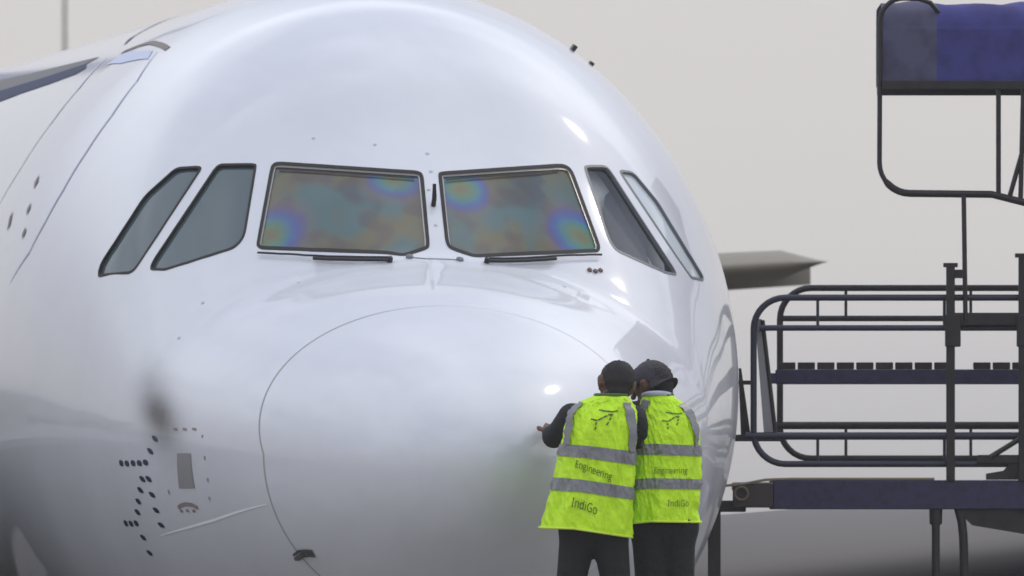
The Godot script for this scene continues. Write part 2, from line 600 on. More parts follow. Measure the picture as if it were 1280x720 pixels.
		if is_front:
			mb = MB.new()
			ring_between(mb, inset(o, 1.25), inset(o, 1.9), 0.0005, -0.006)
			part("retainer", mb, lip, w)
			# a second dark line under the top edge, the heater bus bar
			mb = MB.new()
			if k == 2: ribbon(mb, [[2.562, 115.6], [2.497, 110.4], [2.443, 105.2], [2.403, 100.0], [2.376, 94.7], [2.362, 90.4]], 0.012, -0.002)
			else: ribbon(mb, [[2.359, 84.55], [2.382, 80.67], [2.416, 75.93], [2.462, 71.12], [2.522, 66.2], [2.598, 61.67]], 0.012, -0.002)
			part("bus_bar", mb, rubber, w)
	# cockpit behind the glass
	var dark := mat("cockpit_dark", Color(0.03, 0.032, 0.036), 0.7)
	mb = MB.new()
	cells(mb, chart([[2.745, 48.9], [2.70, 49.9], [2.65, 50.2], [2.55, 49.7], [2.43, 48.6], [2.30, 47.6], [2.42, 35.4], [2.60, 38.5], [2.665, 44.1]]), -0.07, Vector2(5, 5))
	part("sun_blind", mb, dark, plane)
	mb = MB.new()
	cells(mb, inset(outlines[4], -6.0), -0.11, Vector2(6, 6))
	part("bright_backing", mb, mat("backing_pale", Color(0.72, 0.74, 0.72), 0.9), plane)  # pale sheet added behind the pane to imitate a bright interior
	mb = MB.new()
	for st in [[1.9, 0.42, 1.2], [2.02, 0.47, 1.25]]:
		pass
	mb.box(Vector3(0, AXIS + 0.30, -2.35), Vector3(1.9, 0.22, 0.5))
	part("glareshield", mb, dark, plane)
	for sx in [-0.53, 0.53]:
		mb = MB.new()
		mb.box(Vector3(sx, AXIS + 0.25, -3.25), Vector3(0.5, 0.75, 0.14))
		mb.box(Vector3(sx, AXIS + 0.72, -3.27), Vector3(0.28, 0.2, 0.12))
		mb.box(Vector3(sx, AXIS - 0.12, -3.0), Vector3(0.5, 0.14, 0.5))
		part("pilot_seat", mb, dark, plane)
	mb = MB.new()
	var bk := []
	for k in 48:
		var q := hull(4.0, k * 7.5)
		bk.append(Vector2(q.x * 0.97, AXIS + (q.y - AXIS) * 0.97))
	mb.slab(bk, -4.03, -4.0)
	part("bulkhead", mb, mat("bulkhead_grey", Color(0.25, 0.26, 0.27), 0.8), plane)
	# wipers
	var black := mat("black_rubber", Color(0.02, 0.02, 0.022), 0.5)
	for wp in [[[2.162, 124.0], [2.104, 119.5], [2.053, 114.6], [2.014, 109.8], [1.982, 105.0], [1.955, 101.0], [1.929, 97.6]], [[2.202, 52.3], [2.139, 57.0], [2.085, 61.6], [2.049, 65.1], [2.012, 69.4], [1.98, 73.7], [1.954, 77.6]]]:
		mb = MB.new()
		var path := []
		for k in 6:
			for j in 3:
				var a: float = lerp(wp[k][0], wp[k + 1][0], j / 3.0)
				var b: float = lerp(wp[k][1], wp[k + 1][1], j / 3.0)
				path.append(hull(a - 0.02, b) + hull_normal(a, b) * 0.02)
		path.append(hull(wp[6][0] - 0.02, wp[6][1]) + hull_normal(wp[6][0], wp[6][1]) * 0.02)
		mb.tube(path, 0.0055, 8)
		var w := part("wiper", mb, black, plane)
		mb = MB.new()
		var arm := []
		for k in range(7, 19):
			arm.append(path[k] + Vector3(0, -0.014, 0.022))
		mb.tube(arm, 0.009, 8)
		mb.lathe(arm[-1] - Vector3(0, 0.01, 0.03), Vector3(0, 0.5, 0.86).normalized(), [Vector2(0, 0.0), Vector2(0, 0.015), Vector2(0.04, 0.013), Vector2(0.045, 0.0)], 12)
		part("arm", mb, black, w)
	mb = MB.new()
	ribbon(mb, [[1.935, 93.4], [1.915, 90.0], [1.915, 83.1]], 0.010, 0.002)
	for e in [[1.935, 93.4], [1.915, 83.1]]:
		mb.lathe(hull(e[0], e[1]), hull_normal(e[0], e[1]), [Vector2(0, 0.02), Vector2(0.012, 0.018), Vector2(0.014, 0.0)], 10)
	part("rain_repellent_line", mb, mat("line_grey", Color(0.16, 0.16, 0.18), 0.6), plane)
	mb = MB.new()
	var pc := hull(2.22, 87.4)
	var pn := hull_normal(2.22, 87.4)
	mb.tube([pc, pc + pn * 0.05, pc + pn * 0.055 + Vector3(0, 0.07, 0.0)], [0.013, 0.012, 0.009], 8)
	part("ice_probe", mb, black, plane)
	# probe port and fastener marks
	mb = MB.new()
	for e in [[2.068, 54.6], [2.078, 53.2], [2.10, 52.0]]:
		mb.lathe(hull(e[0], e[1]), hull_normal(e[0], e[1]), [Vector2(0, 0.014), Vector2(0.01, 0.012), Vector2(0.011, 0.0)], 8)
	part("drain_port", mb, mat("port_brown", Color(0.14, 0.10, 0.08), 0.6), plane)
	var rivet := mat("fastener_grey", Color(0.53, 0.53, 0.56), 0.6)
	mb = MB.new()
	for e in [[2.66, 108.0], [2.56, 97.0], [2.50, 87.5], [2.30, 88.0], [2.12, 87.3], [2.40, 87.2], [1.86, 118.0], [1.84, 60.0], [2.07, 140.0], [2.0, 150.0]]:
		mb.lathe(hull(e[0], e[1]), hull_normal(e[0], e[1]), [Vector2(0, 0.010), Vector2(0.004, 0.008), Vector2(0.005, 0.0)], 8)
	var fs := part("fastener", mb, rivet, plane)
	fs.set_meta("kind", "stuff")
	# emblem of dots
	var navy := mat("emblem_navy", Color(0.018, 0.02, 0.06), 0.4)
	var dots := [[1.838, 181.3, 0.8], [1.9, 184.3, 0.8], [2.299, 187.9, 1], [2.216, 187.8, 1], [2.128, 187.6, 1], [2.046, 187.4, 1], [1.97, 187.0, 1], [2.04, 190.7, 1], [1.964, 190.5, 1], [2.099, 193.1, 1], [1.965, 193.9, 1], [2.167, 195.5, 1], [1.97, 197.3, 1], [2.227, 197.7, 1], [2.473, 200.1, 1], [2.389, 200.1, 1], [2.305, 200.0, 1], [1.973, 200.6, 1], [2.286, 203.0, 1], [2.298, 206.3, 1]]
	var emblem: MeshInstance3D = null
	for k in dots.size():
		var d: Array = dots[k]
		mb = MB.new()
		var o := PackedVector2Array()
		for j in 10:
			var q := TAU * j / 10
			var cx := signf(cos(q)) * pow(absf(cos(q)), 0.7)
			var cy := signf(sin(q)) * pow(absf(sin(q)), 0.7)
			o.append(Vector2(d[0] * 100 + 3.0 * cx - 1.2 * cy * (0.0 if k in [2, 3, 4, 5, 6, 14, 15, 16] else 1.0), (d[1] + 0.62 * cy) * DEG))
		cells(mb, o, 0.0025, Vector2(8, 8))
		part("emblem_dot", mb, navy, plane)
	# access plate, red and dark dashes, skid line
	mb = MB.new()
	cells(mb, chart([[1.591, 183.5], [1.444, 183.0], [1.451, 191.6], [1.625, 191.8]]), 0.003, Vector2(6, 6))
	part("access_plate", mb, mat("plate_grey", Color(0.24, 0.235, 0.23), 0.5), plane)
	var red := mat("red_print", Color(0.24, 0.18, 0.17), 0.5)
	for d in [[1.613, 176.9, 0], [1.513, 176.2, 0], [1.412, 175.4, 0], [1.321, 177.3, 1], [1.297, 183.6, 1], [1.292, 189.3, 1], [1.319, 194.2, 1], [1.755, 192.9, 1]]:
		mb = MB.new()
		ribbon(mb, [[d[0] - 0.02, d[1]], [d[0] + 0.02, d[1]]] if d[2] == 0 else [[d[0], d[1] - 0.5], [d[0], d[1] + 0.5]], 0.012, 0.003)
		part("marking_dash", mb, red, plane)
	mb = MB.new()
	ribbon(mb, [[1.696, 196.5], [1.651, 195.9], [1.594, 195.6], [1.526, 195.8], [1.474, 196.6]], 0.02, 0.003)
	part("marking_arc", mb, red, plane)
	for d in [[1.67, 197.3], [1.60, 197.2], [1.53, 197.3]]:
		mb = MB.new()
		ribbon(mb, [[d[0] + 0.015, d[1]], [d[0] - 0.015, d[1]]], 0.014, 0.003)
		part("marking_dash", mb, red, plane)
	var pale := mat("pale_sealant", Color(0.86, 0.86, 0.85), 0.4)
	mb = MB.new()
	ribbon(mb, [[0.80, 196.8], [1.344, 199.9], [2.023, 202.9]], 0.014, 0.003, true)
	part("bonding_strip", mb, pale, plane)
	# service door outline, door edge, latches, dark reflection painted as a band
	var blue := mat("door_line", Color(0.20, 0.26, 0.42), 0.5)
	mb = MB.new()
	ribbon(mb, [[4.764, 124.6], [4.42, 130.5], [4.25, 137.2], [4.20, 143.9], [4.21, 150.5], [4.28, 156.0], [4.40, 161.0], [4.7, 166.0]], 0.022, 0.003, true)
	var door := part("service_door", mb, blue, plane)
	mb = MB.new()
	ribbon(mb, [[7.4, 124.5], [6.6, 133.0], [6.3, 140.0], [6.25, 148.0], [6.5, 156.0]], 0.05, 0.003, true)
	part("rear_edge", mb, mat("edge_blue", Color(0.50, 0.54, 0.66), 0.5), door)
	mb = MB.new()
	ribbon(mb, [[6.6, 124.2], [5.5, 122.6], [4.62, 123.4]], 0.035, 0.003)
	part("hinge_line", mb, mat("hinge_brown", Color(0.16, 0.13, 0.11), 0.6), door)
	mb = MB.new()
	ribbon(mb, [[7.6, 120.6], [8.16, 117.6], [8.56, 112.9], [9.2, 107.0], [9.6, 102.0]], 0.05, 0.003, true)
	part("crown_joint", mb, mat("joint_blue_grey", Color(0.10, 0.105, 0.15), 0.7), plane)
	var brown := mat("mark_brown", Color(0.20, 0.16, 0.155), 0.6)
	for e in [[5.05, 150.6, 0.10, 0.05], [4.86, 154.9, 0.07, 0.04], [5.38, 157.0, 0.12, 0.09], [4.7, 158.5, 0.06, 0.03]]:
		mb = MB.new()
		ribbon(mb, [[e[0], e[1] + e[3] * 12], [e[0] + e[2], e[1] - e[3] * 12]], 0.045, 0.004)
		part("door_latch", mb, brown, door)
	mb = MB.new()
	cells(mb, chart([[6.4, 125.2], [4.95, 124.6], [4.76, 126.4], [5.644, 127.9], [6.5, 127.4]]), 0.003, Vector2(20, 6))
	part("blue_label", mb, mat("label_blue", Color(0.45, 0.50, 0.64), 0.5), plane)
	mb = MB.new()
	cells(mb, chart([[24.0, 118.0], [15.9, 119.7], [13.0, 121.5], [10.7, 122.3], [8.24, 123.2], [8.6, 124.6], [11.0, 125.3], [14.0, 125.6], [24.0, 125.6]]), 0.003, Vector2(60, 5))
	part("reflection_band", mb, mat("reflection_grey", Color(0.17, 0.165, 0.165), 0.95), plane)  # grey over navy paints the dark reflection on the far fuselage
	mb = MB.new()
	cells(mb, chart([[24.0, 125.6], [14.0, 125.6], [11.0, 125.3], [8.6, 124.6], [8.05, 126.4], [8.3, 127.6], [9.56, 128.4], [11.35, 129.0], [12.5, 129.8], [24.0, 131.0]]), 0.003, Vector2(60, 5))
	part("reflection_band", mb, mat("reflection_navy", Color(0.035, 0.045, 0.09), 0.95), plane)
	# small aerials on the crown
	for e in [[4.796, 56.1, 0.035], [4.737, 52.7, 0.018]]:
		mb = MB.new()
		var p := hull(e[0], e[1])
		var n := hull_normal(e[0], e[1])
		mb.box(p + n * e[2] * 0.4, Vector3(0.022, e[2], 0.12), Basis(n.cross(Vector3.BACK).normalized(), n, Vector3.BACK).orthonormalized())
		part("aerial", mb, black, plane)

	# wings, stabilisers, fin
	var grey := mat("wing_grey", Color(0.115, 0.103, 0.092), 0.7)
	
	var tail_grey := mat("tail_grey", Color(0.215, 0.19, 0.145), 0.6)
	for sd in [-1.0, 1.0]:
		mb = MB.new()
		wing(mb, Vector3(1.5 * sd, AXIS - 1.29, -11.9), Vector3(16.9 * sd, AXIS + 0.22, -20.6), 7.0, 1.6, 0.125, 0.105)
		part("wing", mb, grey, plane)
		mb = MB.new()
		wing(mb, Vector3(0.4 * sd, AXIS + 0.62, -31.6), Vector3(6.45 * sd, AXIS + 1.03, -35.2), 3.9, 1.7, 0.10, 0.115, false, 0.0, 1.0, 0.0, 0.72)
		var st := part("stabiliser", mb, tail_grey, plane)
		mb = MB.new()
		wing(mb, Vector3(0.4 * sd, AXIS + 0.60, -31.6), Vector3(6.62 * sd, AXIS + 0.965, -35.3), 3.9, 1.7, 0.11, 0.15, false, 0.1, 0.98, 0.73, 1.0)
		part("elevator", mb, tail_grey, st)
		# engine
		mb = MB.new()
		mb.lathe(Vector3(5.75 * sd, AXIS - 2.05, -10.6), Vector3(0, 0, -1), [Vector2(0.35, 0.86), Vector2(0.08, 0.92), Vector2(0.0, 1.0), Vector2(0.12, 1.1), Vector2(0.8, 1.2), Vector2(2.2, 1.2), Vector2(3.6, 0.95), Vector2(4.2, 0.75), Vector2(4.9, 0.45)], 40)
		var en := part("engine", mb, mat("nacelle_navy", Color(0.03, 0.033, 0.10), 0.35), plane)
		mb = MB.new()
		mb.lathe(Vector3(5.75 * sd, AXIS - 2.05, -11.0), Vector3(0, 0, -1), [Vector2(-0.25, 0.0), Vector2(0.0, 0.22), Vector2(0.02, 0.86)], 32)
		part("fan", mb, dark, en)
		mb = MB.new()
		mb.box(Vector3(5.75 * sd, AXIS - 0.95, -14.2), Vector3(0.22, 0.9, 3.4))
		part("pylon", mb, grey, en)
		# main gear
		mb = MB.new()
		mb.tube([Vector3(3.8 * sd, 0.58, -17.7), Vector3(3.6 * sd, 2.7, -17.6)], 0.12, 12)
		var mg := part("landing_gear", mb, M["dark_metal"], plane)
		for o in [-0.32, 0.32]:
			mb = MB.new()
			mb.lathe(Vector3(3.8 * sd + o - 0.2, 0.58, -17.7), Vector3.RIGHT, [Vector2(0.02, 0.25), Vector2(0.0, 0.48), Vector2(0.05, 0.57), Vector2(0.35, 0.57), Vector2(0.40, 0.48), Vector2(0.38, 0.25)], 28)
			part("wheel", mb, black, mg)
	mb = MB.new()
	wing(mb, Vector3(0, AXIS + 1.7, -29.6), Vector3(0, AXIS + 7.9, -34.8), 6.2, 2.3, 0.06, 0.06, true)
	part("tail_fin", mb, mat("fin_navy", Color(0.03, 0.035, 0.12), 0.4), plane)
	mb = MB.new()
	mb.tube([Vector3(0, 0.39, -5.1), Vector3(0, 2.0, -4.9)], 0.09, 12)
	var ng := part("landing_gear", mb, M["dark_metal"], plane)
	for o in [-0.24, 0.24]:
		mb = MB.new()
		mb.lathe(Vector3(o - 0.11, 0.38, -5.1), Vector3.RIGHT, [Vector2(0.02, 0.16), Vector2(0.0, 0.32), Vector2(0.04, 0.38), Vector2(0.18, 0.38), Vector2(0.22, 0.32), Vector2(0.20, 0.16)], 24)
		part("wheel", mb, black, ng)

# ------------------------------------------------------------------ boarding stairs
func arc_path(x0: float, x1: float, y0: float, y1: float, r: float, z: float) -> Array:
	# a rail open to the right: along the top from x1 to x0, down with rounded corners, back along the bottom
	var p := [Vector3(x1, y1, z)]
	for k in 9:
		var a := PI / 2 + PI / 2 * k / 8.0
		p.append(Vector3(x0 + r + r * cos(a), y1 - r + r * sin(a), z))
	for k in 9:
		var a := PI + PI / 2 * k / 8.0
		p.append(Vector3(x0 + r + r * cos(a), y0 + r + r * sin(a), z))
	p.append(Vector3(x1, y0, z))
	return p

func build_stairs():
	var st := thing("boarding_stairs", "dark blue passenger boarding stairs with railings and blue canopy beside the airliner", "boarding stairs", Vector3(1.2, 0, -5.6))
	var X := 1.2
	var Z := -5.6
	var steel := mat("painted_steel", Color(0.011, 0.009, 0.010), 0.5)
	steel.roughness_texture = noise_tex(0.02, Color(0.3, 0.3, 0.3), Color(0.75, 0.75, 0.75), 31, 256)
	steel.roughness = 1.0
	triplanar(steel, 1.5)
	var rail_blue := mat("rail_blue", Color(0.014, 0.016, 0.034), 0.4)
	var navy := mat("navy_steel", Color(0.022, 0.02, 0.062), 0.55)
	navy.albedo_texture = noise_tex(0.03, Color(0.75, 0.72, 0.72), Color(1.15, 1.1, 1.2), 33, 512)
	triplanar(navy, 0.9)
	var plate := mat("grey_panel", Color(0.25, 0.24, 0.25), 0.6)
	var zn := 0.6      # near side of the platform, towards the camera
	var zf := -0.7     # far side
	var xe := 3.4      # the platform's inner end, right of the frame
	var mb := MB.new()
	# near and far guard rails
	for g in [[1.259 - X, 3.35, 4.217, zn, 4.059, 3.496, 1.593, rail_blue], [1.4165 - X, 3.383, 4.284, zf, 4.123, 3.557, 1.765, steel]]:
		mb = MB.new()
		mb.tube(arc_path(g[0], xe, g[1], g[2], 0.165, g[3]), 0.0175, 10)
		var gr := part("guard_rail", mb, g[7], st)
		for y in [g[4], g[5]]:
			mb = MB.new()
			var x0: float = g[0] + (0.03 if y > 4.0 else -0.04)
			if g[3] < 0: x0 = g[0] - (0.0 if y > 4.0 else 0.06)
			mb.tube([Vector3(x0, y, g[3]), Vector3(xe, y, g[3])], 0.016 if y > 4.0 else 0.021, 10)
			part("mid_rail", mb, g[7], gr)
		for yy in [[g[4], g[2]], [g[1], g[5]]]:
			for x in [g[6] - X, g[6] - X + 0.66, g[6] - X + 1.32]:
				mb = MB.new()
				mb.tube([Vector3(x, yy[0], g[3]), Vector3(x, yy[1], g[3])], 0.008, 8)
				part("baluster", mb, g[7], gr)
	# posts with collars
	for p in [[2.284, 4.38, 0.03], [2.665, 4.43, 0.036], [3.7, 4.43, 0.036]]:
		mb = MB.new()
		mb.box(Vector3(p[0] - X, (p[1] + 3.26) / 2, zn + 0.045), Vector3(p[2] * 1.5, p[1] - 3.26, 0.05))
		var po := part("post", mb, steel, st)
		mb = MB.new()
		mb.box(Vector3(p[0] - X + 0.012, 4.045, zn + 0.045), Vector3(p[2] * 2.7, 0.17, 0.062))
		part("collar", mb, steel, po)
		mb = MB.new()
		mb.box(Vector3(p[0] - X, p[1] + 0.006, zn + 0.045), Vector3(p[2] * 2.5, 0.022, 0.062))
		part("post_cap", mb, steel, po)
	mb = MB.new()
	mb.box(Vector3(3.02 - X, 4.105, zn + 0.03), Vector3(1.5, 0.066, 0.04))
	mb.box(Vector3(2.33 - X, 4.34, zn + 0.045), Vector3(0.08, 0.045, 0.03))
	part("top_rail", mb, steel, st)
	# toothed bumper bar
	mb = MB.new()
	mb.box(Vector3((1.38 + 4.6) / 2 - X, 3.808, 0.1), Vector3(4.6 - 1.38, 0.078, 0.09))
	mb.box(Vector3(1.36 - X, 3.80, 0.1), Vector3(0.05, 0.055, 0.08))
	var bar := part("bumper_bar", mb, navy, st)
	for k in 22:
		mb = MB.new()
		var x := 1.44 + k * 0.1022
		if k == 9: continue
		mb.box(Vector3(x - X, 3.866, 0.1), Vector3(0.090, 0.036, 0.085), Basis(), 0.003)
		part("tooth", mb, steel, bar)
	# slanted grey panel with its dark edge, end post and feet near the fuselage
	mb = MB.new()
	mb.slab([Vector2(1.267 - X, 4.109), Vector2(1.302 - X, 4.105), Vector2(1.368 - X, 3.512), Vector2(1.313 - X, 3.512)], zn - 0.06, zn - 0.03)
	var pn := part("end_panel", mb, plate, st)
	mb = MB.new()
	mb.tube([Vector3(1.306 - X, 4.10, zn - 0.03), Vector3(1.375 - X, 3.50, zn - 0.03)], 0.011, 8)
	part("edge_tube", mb, steel, pn)
	mb = MB.new()
	mb.slab([Vector2(1.181 - X, 3.85), Vector2(1.196 - X, 3.85), Vector2(1.245 - X, 3.50), Vector2(1.195 - X, 3.48)], zn - 0.15, zn - 0.09)
	mb.box(Vector3(1.22 - X, 3.775, zn - 0.1), Vector3(0.085, 0.022, 0.04))
	mb.box(Vector3(1.29 - X, 3.486, zn - 0.1), Vector3(0.26, 0.035, 0.05))
	part("end_post", mb, steel, st)
	# platform: deck and edge beam
	mb = MB.new()
	mb.box(Vector3((1.36 + 5.0) / 2 - X, 3.19, zn + 0.02), Vector3(5.0 - 1.36, 0.152, 0.06))
	mb.box(Vector3((1.36 + 5.0) / 2 - X, 3.19, zf - 0.02), Vector3(5.0 - 1.36, 0.152, 0.06))
	part("edge_beam", mb, navy, st)
	mb = MB.new()
	mb.box(Vector3((1.16 + 5.0) / 2 - X, 3.235, -0.05), Vector3(5.0 - 1.16, 0.04, 1.2))
	part("deck", mb, plate, st)
	mb = MB.new()
	mb.box(Vector3(1.255 - X, 3.185, zn + 0.015), Vector3(0.21, 0.125, 0.07))
	var bf := part("buffer", mb, mat("buffer_brown", Color(0.04, 0.03, 0.026), 0.7), st)
	mb = MB.new()
	var ring := []
	for k in 16: ring.append(Vector3(1.194 - X + 0.034 * cos(TAU * k / 16), 3.196 + 0.034 * sin(TAU * k / 16), zn + 0.06))
	mb.tube(ring, 0.007, 8, true)
	part("ring", mb, mat("ring_tan", Color(0.12, 0.095, 0.07), 0.6), bf)
	mb = MB.new()
	mb.tube([Vector3(1.10 - X, 3.236, zn + 0.05), Vector3(1.2 - X, 3.245, zn + 0.05), Vector3(1.32 - X, 3.268, zn + 0.05), Vector3(1.45 - X, 3.272, zn + 0.04), Vector3(2.2 - X, 3.272, zn + 0.04)], 0.007, 8)
	part("hose", mb, mat("hose_tan", Color(0.22, 0.17, 0.10), 0.7), st)
	# brace and brackets on the right
	mb = MB.new()
	mb.tube([Vector3(2.49 - X, 3.385, zn + 0.05), Vector3(2.66 - X, 3.49, zn + 0.05)], 0.014, 8)
	mb.box(Vector3(2.95 - X, 3.375, zn + 0.03), Vector3(1.05, 0.045, 0.04))
	mb.slab([Vector2(2.47 - X, 3.268), Vector2(2.47 - X, 3.30), Vector2(2.56 - X, 3.315), Vector2(2.60 - X, 3.36), Vector2(3.1 - X, 3.37), Vector2(3.1 - X, 3.268)], zn - 0.03, zn + 0.03)
	part("brace", mb, steel, st)
	mb = MB.new()
	mb.slab([Vector2(2.31 - X, 3.114), Vector2(3.3 - X, 3.114), Vector2(3.3 - X, 2.93), Vector2(2.67 - X, 2.985), Vector2(2.40 - X, 3.03)], zn - 0.06, zn + 0.02)
	part("bracket", mb, steel, st)
	# legs
	for l in [[2.208, 0], [2.354, 1]]:
		mb = MB.new()
		if l[1] == 0:
			mb.tube([Vector3(l[0] - X, 3.115, zn), Vector3(l[0] - X, 3.04, zn), Vector3(l[0] - X, 3.03, zn), Vector3(l[0] - X, 0.06, zn)], [0.036, 0.034, 0.022, 0.022], 10)
		else:
			mb.tube([Vector3(2.325 - X, 3.12, zn), Vector3(2.343 - X, 3.05, zn), Vector3(2.351 - X, 2.98, zn), Vector3(l[0] - X, 2.9, zn), Vector3(l[0] - X + 0.03, 0.06, zn)], 0.024, 10)
		mb.box(Vector3(l[0] - X + 0.02 * l[1], 0.03, zn), Vector3(0.16, 0.05, 0.16))
		part("leg", mb, steel, st)
	mb = MB.new()
	mb.box(Vector3(1.055 - X, 1.62, zn - 0.1), Vector3(0.066, 2.98, 0.07))
	mb.box(Vector3(1.055 - X, 0.06, zn - 0.1), Vector3(0.2, 0.08, 0.2))
	mb.box(Vector3(1.12 - X, 3.13, zn - 0.1), Vector3(0.2, 0.06, 0.07))
	part("front_leg", mb, steel, st)
	# canopy
	var canvas := mat("blue_canvas", Color(0.040, 0.040, 0.185), 0.75)
	canvas.albedo_texture = noise_tex(0.012, Color(0.78, 0.76, 0.78), Color(1.15, 1.12, 1.15), 37, 512)
	triplanar(canvas, 0.8)
	var canvas_grey := mat("greyer_canvas", Color(0.07, 0.073, 0.125), 0.8)  # greyer tone for the end section of the canopy
	canvas_grey.albedo_texture = canvas.albedo_texture
	triplanar(canvas_grey, 0.9)
	var fab := MB.new()
	var fab2 := MB.new()
	for e in [[1.925 - X, 2.215 - X, fab2], [2.215 - X, 6.4 - X, fab]]:
		# cross-section across the stairs: near valance, rounded roof, far valance
		var prof := []
		for k in 4: prof.append(Vector2(zn - 0.006 * sin(k * 1.7), 5.345 + 0.27 * k / 3.0))
		for k in 9:
			var a := PI / 2 * (1 - k / 8.0)
			prof.append(Vector2(zn - 0.14 + 0.14 * sin(a), 5.615 + 0.14 * cos(a)))
		for k in 9:
			var a := PI / 2 * k / 8.0
			prof.append(Vector2(zf + 0.14 - 0.14 * sin(a), 5.615 + 0.14 * cos(a)))
		for k in 4: prof.append(Vector2(zf, 5.615 - 0.27 * k / 3.0))
		var n := int((e[1] - e[0]) / 0.05) + 2
		var cm: MB = e[2]
		for lay in [0.0, 0.012]:
			var at := cm.v.size()
			for a in n + 1:
				var x: float = lerp(e[0], e[1], float(a) / n)
				for k in prof.size():
					var t: Vector2 = prof[min(k + 1, prof.size() - 1)] - prof[max(k - 1, 0)]
					var nn := Vector3(0, -t.x, t.y).normalized()
					var sag := 0.010 * sin(x * 9.0) * sin(k * 0.6) + 0.006 * sin(x * 23.0 + k)
					cm.add(Vector3(x, prof[k].y, prof[k].x) + nn * (sag - lay), nn)
			for a in n:
				for k in prof.size() - 1:
					var b := at + a * prof.size() + k
					cm.quad(b, b + 1, b + prof.size() + 1, b + prof.size())
	var can := part("canopy", fab, canvas, st)
	part("canopy_end", fab2, canvas_grey, can, "greyer blue end panel")
	for zz in [zn + 0.01, zf - 0.01]:
		mb = MB.new()
		var loop := [Vector3(6.4 - X, 5.66, zz * 0.85)]
		loop.append_array([Vector3(2.9 - X, 5.66, zz * 0.85), Vector3(2.25 - X, 5.68, zz * 0.88), Vector3(2.18 - X, 5.755, zz * 0.97), Vector3(2.12 - X, 5.775, zz)])
		for k in 9:
			var a := PI / 2 + PI / 2 * k / 8.0
			loop.append(Vector3(2.04 - X + 0.122 * cos(a), 5.655 + 0.122 * sin(a), zz))
		for k in 9:
			var a := PI + PI / 2 * k / 8.0
			loop.append(Vector3(2.075 - X + 0.16 * cos(a), 4.92 + 0.16 * sin(a), zz))
		loop.append_array([Vector3(2.5 - X, 4.755, zz), Vector3(2.66 - X, 4.715, zz), Vector3(3.2 - X, 4.56, zz), Vector3(6.4 - X, 2.6, zz)])
		var rr := []
		for k in loop.size(): rr.append(0.013 if k < 18 else 0.019)
		if zz > 0:
			mb.tube(loop, rr, 10)
			part("canopy_frame", mb, steel, can)
		mb = MB.new()
		mb.box(Vector3(4.16 - X, 5.325, zz + 0.012 * signf(zz)), Vector3(4.46, 0.045, 0.03))
		part("canopy_trim", mb, steel, can)
		for q in [[4.2, 5.31, 4.2, 3.9]] if zz < 0 else [[2.535, 5.31, 2.535, 4.755], [2.595, 4.75, 2.68, 5.05], [2.65, 4.72, 2.665, 5.31], [4.2, 5.31, 4.2, 3.9]]:
			mb = MB.new()
			mb.tube([Vector3(q[0] - X, q[1], zz), Vector3(q[2] - X, q[3], zz)], 0.013, 8)
			part("strut", mb, steel, can)
	mb = MB.new()
	mb.tube([Vector3(2.353 - X, 4.75, zn + 0.045), Vector3(2.362 - X, 4.10, zn + 0.045)], 0.013, 10)
	part("canopy_pole", mb, steel, can)
	# the flight, chassis and wheels beyond the frame
	for zz in [zn, zf]:
		mb = MB.new()
		mb.slab([Vector2(3.6, 3.27), Vector2(3.9, 3.27), Vector2(8.2, 0.5), Vector2(8.2, 0.2), Vector2(7.9, 0.2), Vector2(3.6, 2.97)], zz - 0.03, zz + 0.03)
		part("stringer", mb, navy, st)
	for k in 16:
		mb = MB.new()
		mb.box(Vector3(3.9 + k * 0.27, 3.08 - k * 0.174, -0.05), Vector3(0.29, 0.03, 1.22))
		part("step", mb, plate, st)
	mb = MB.new()
	mb.box(Vector3(4.6, 0.75, -0.05), Vector3(6.0, 0.25, 1.1))
	mb.box(Vector3(3.0, 2.0, -0.05), Vector3(0.14, 2.4, 0.9))
	part("chassis", mb, navy, st)
	for x in [2.5, 6.6]:
		for zz in [-0.75, 0.65]:
			mb = MB.new()
			mb.lathe(Vector3(x, 0.38, zz - 0.12), Vector3.BACK, [Vector2(0.02, 0.18), Vector2(0, 0.32), Vector2(0.05, 0.38), Vector2(0.19, 0.38), Vector2(0.24, 0.32), Vector2(0.22, 0.18)], 24)
			part("wheel", mb, M["black_rubber"], st)

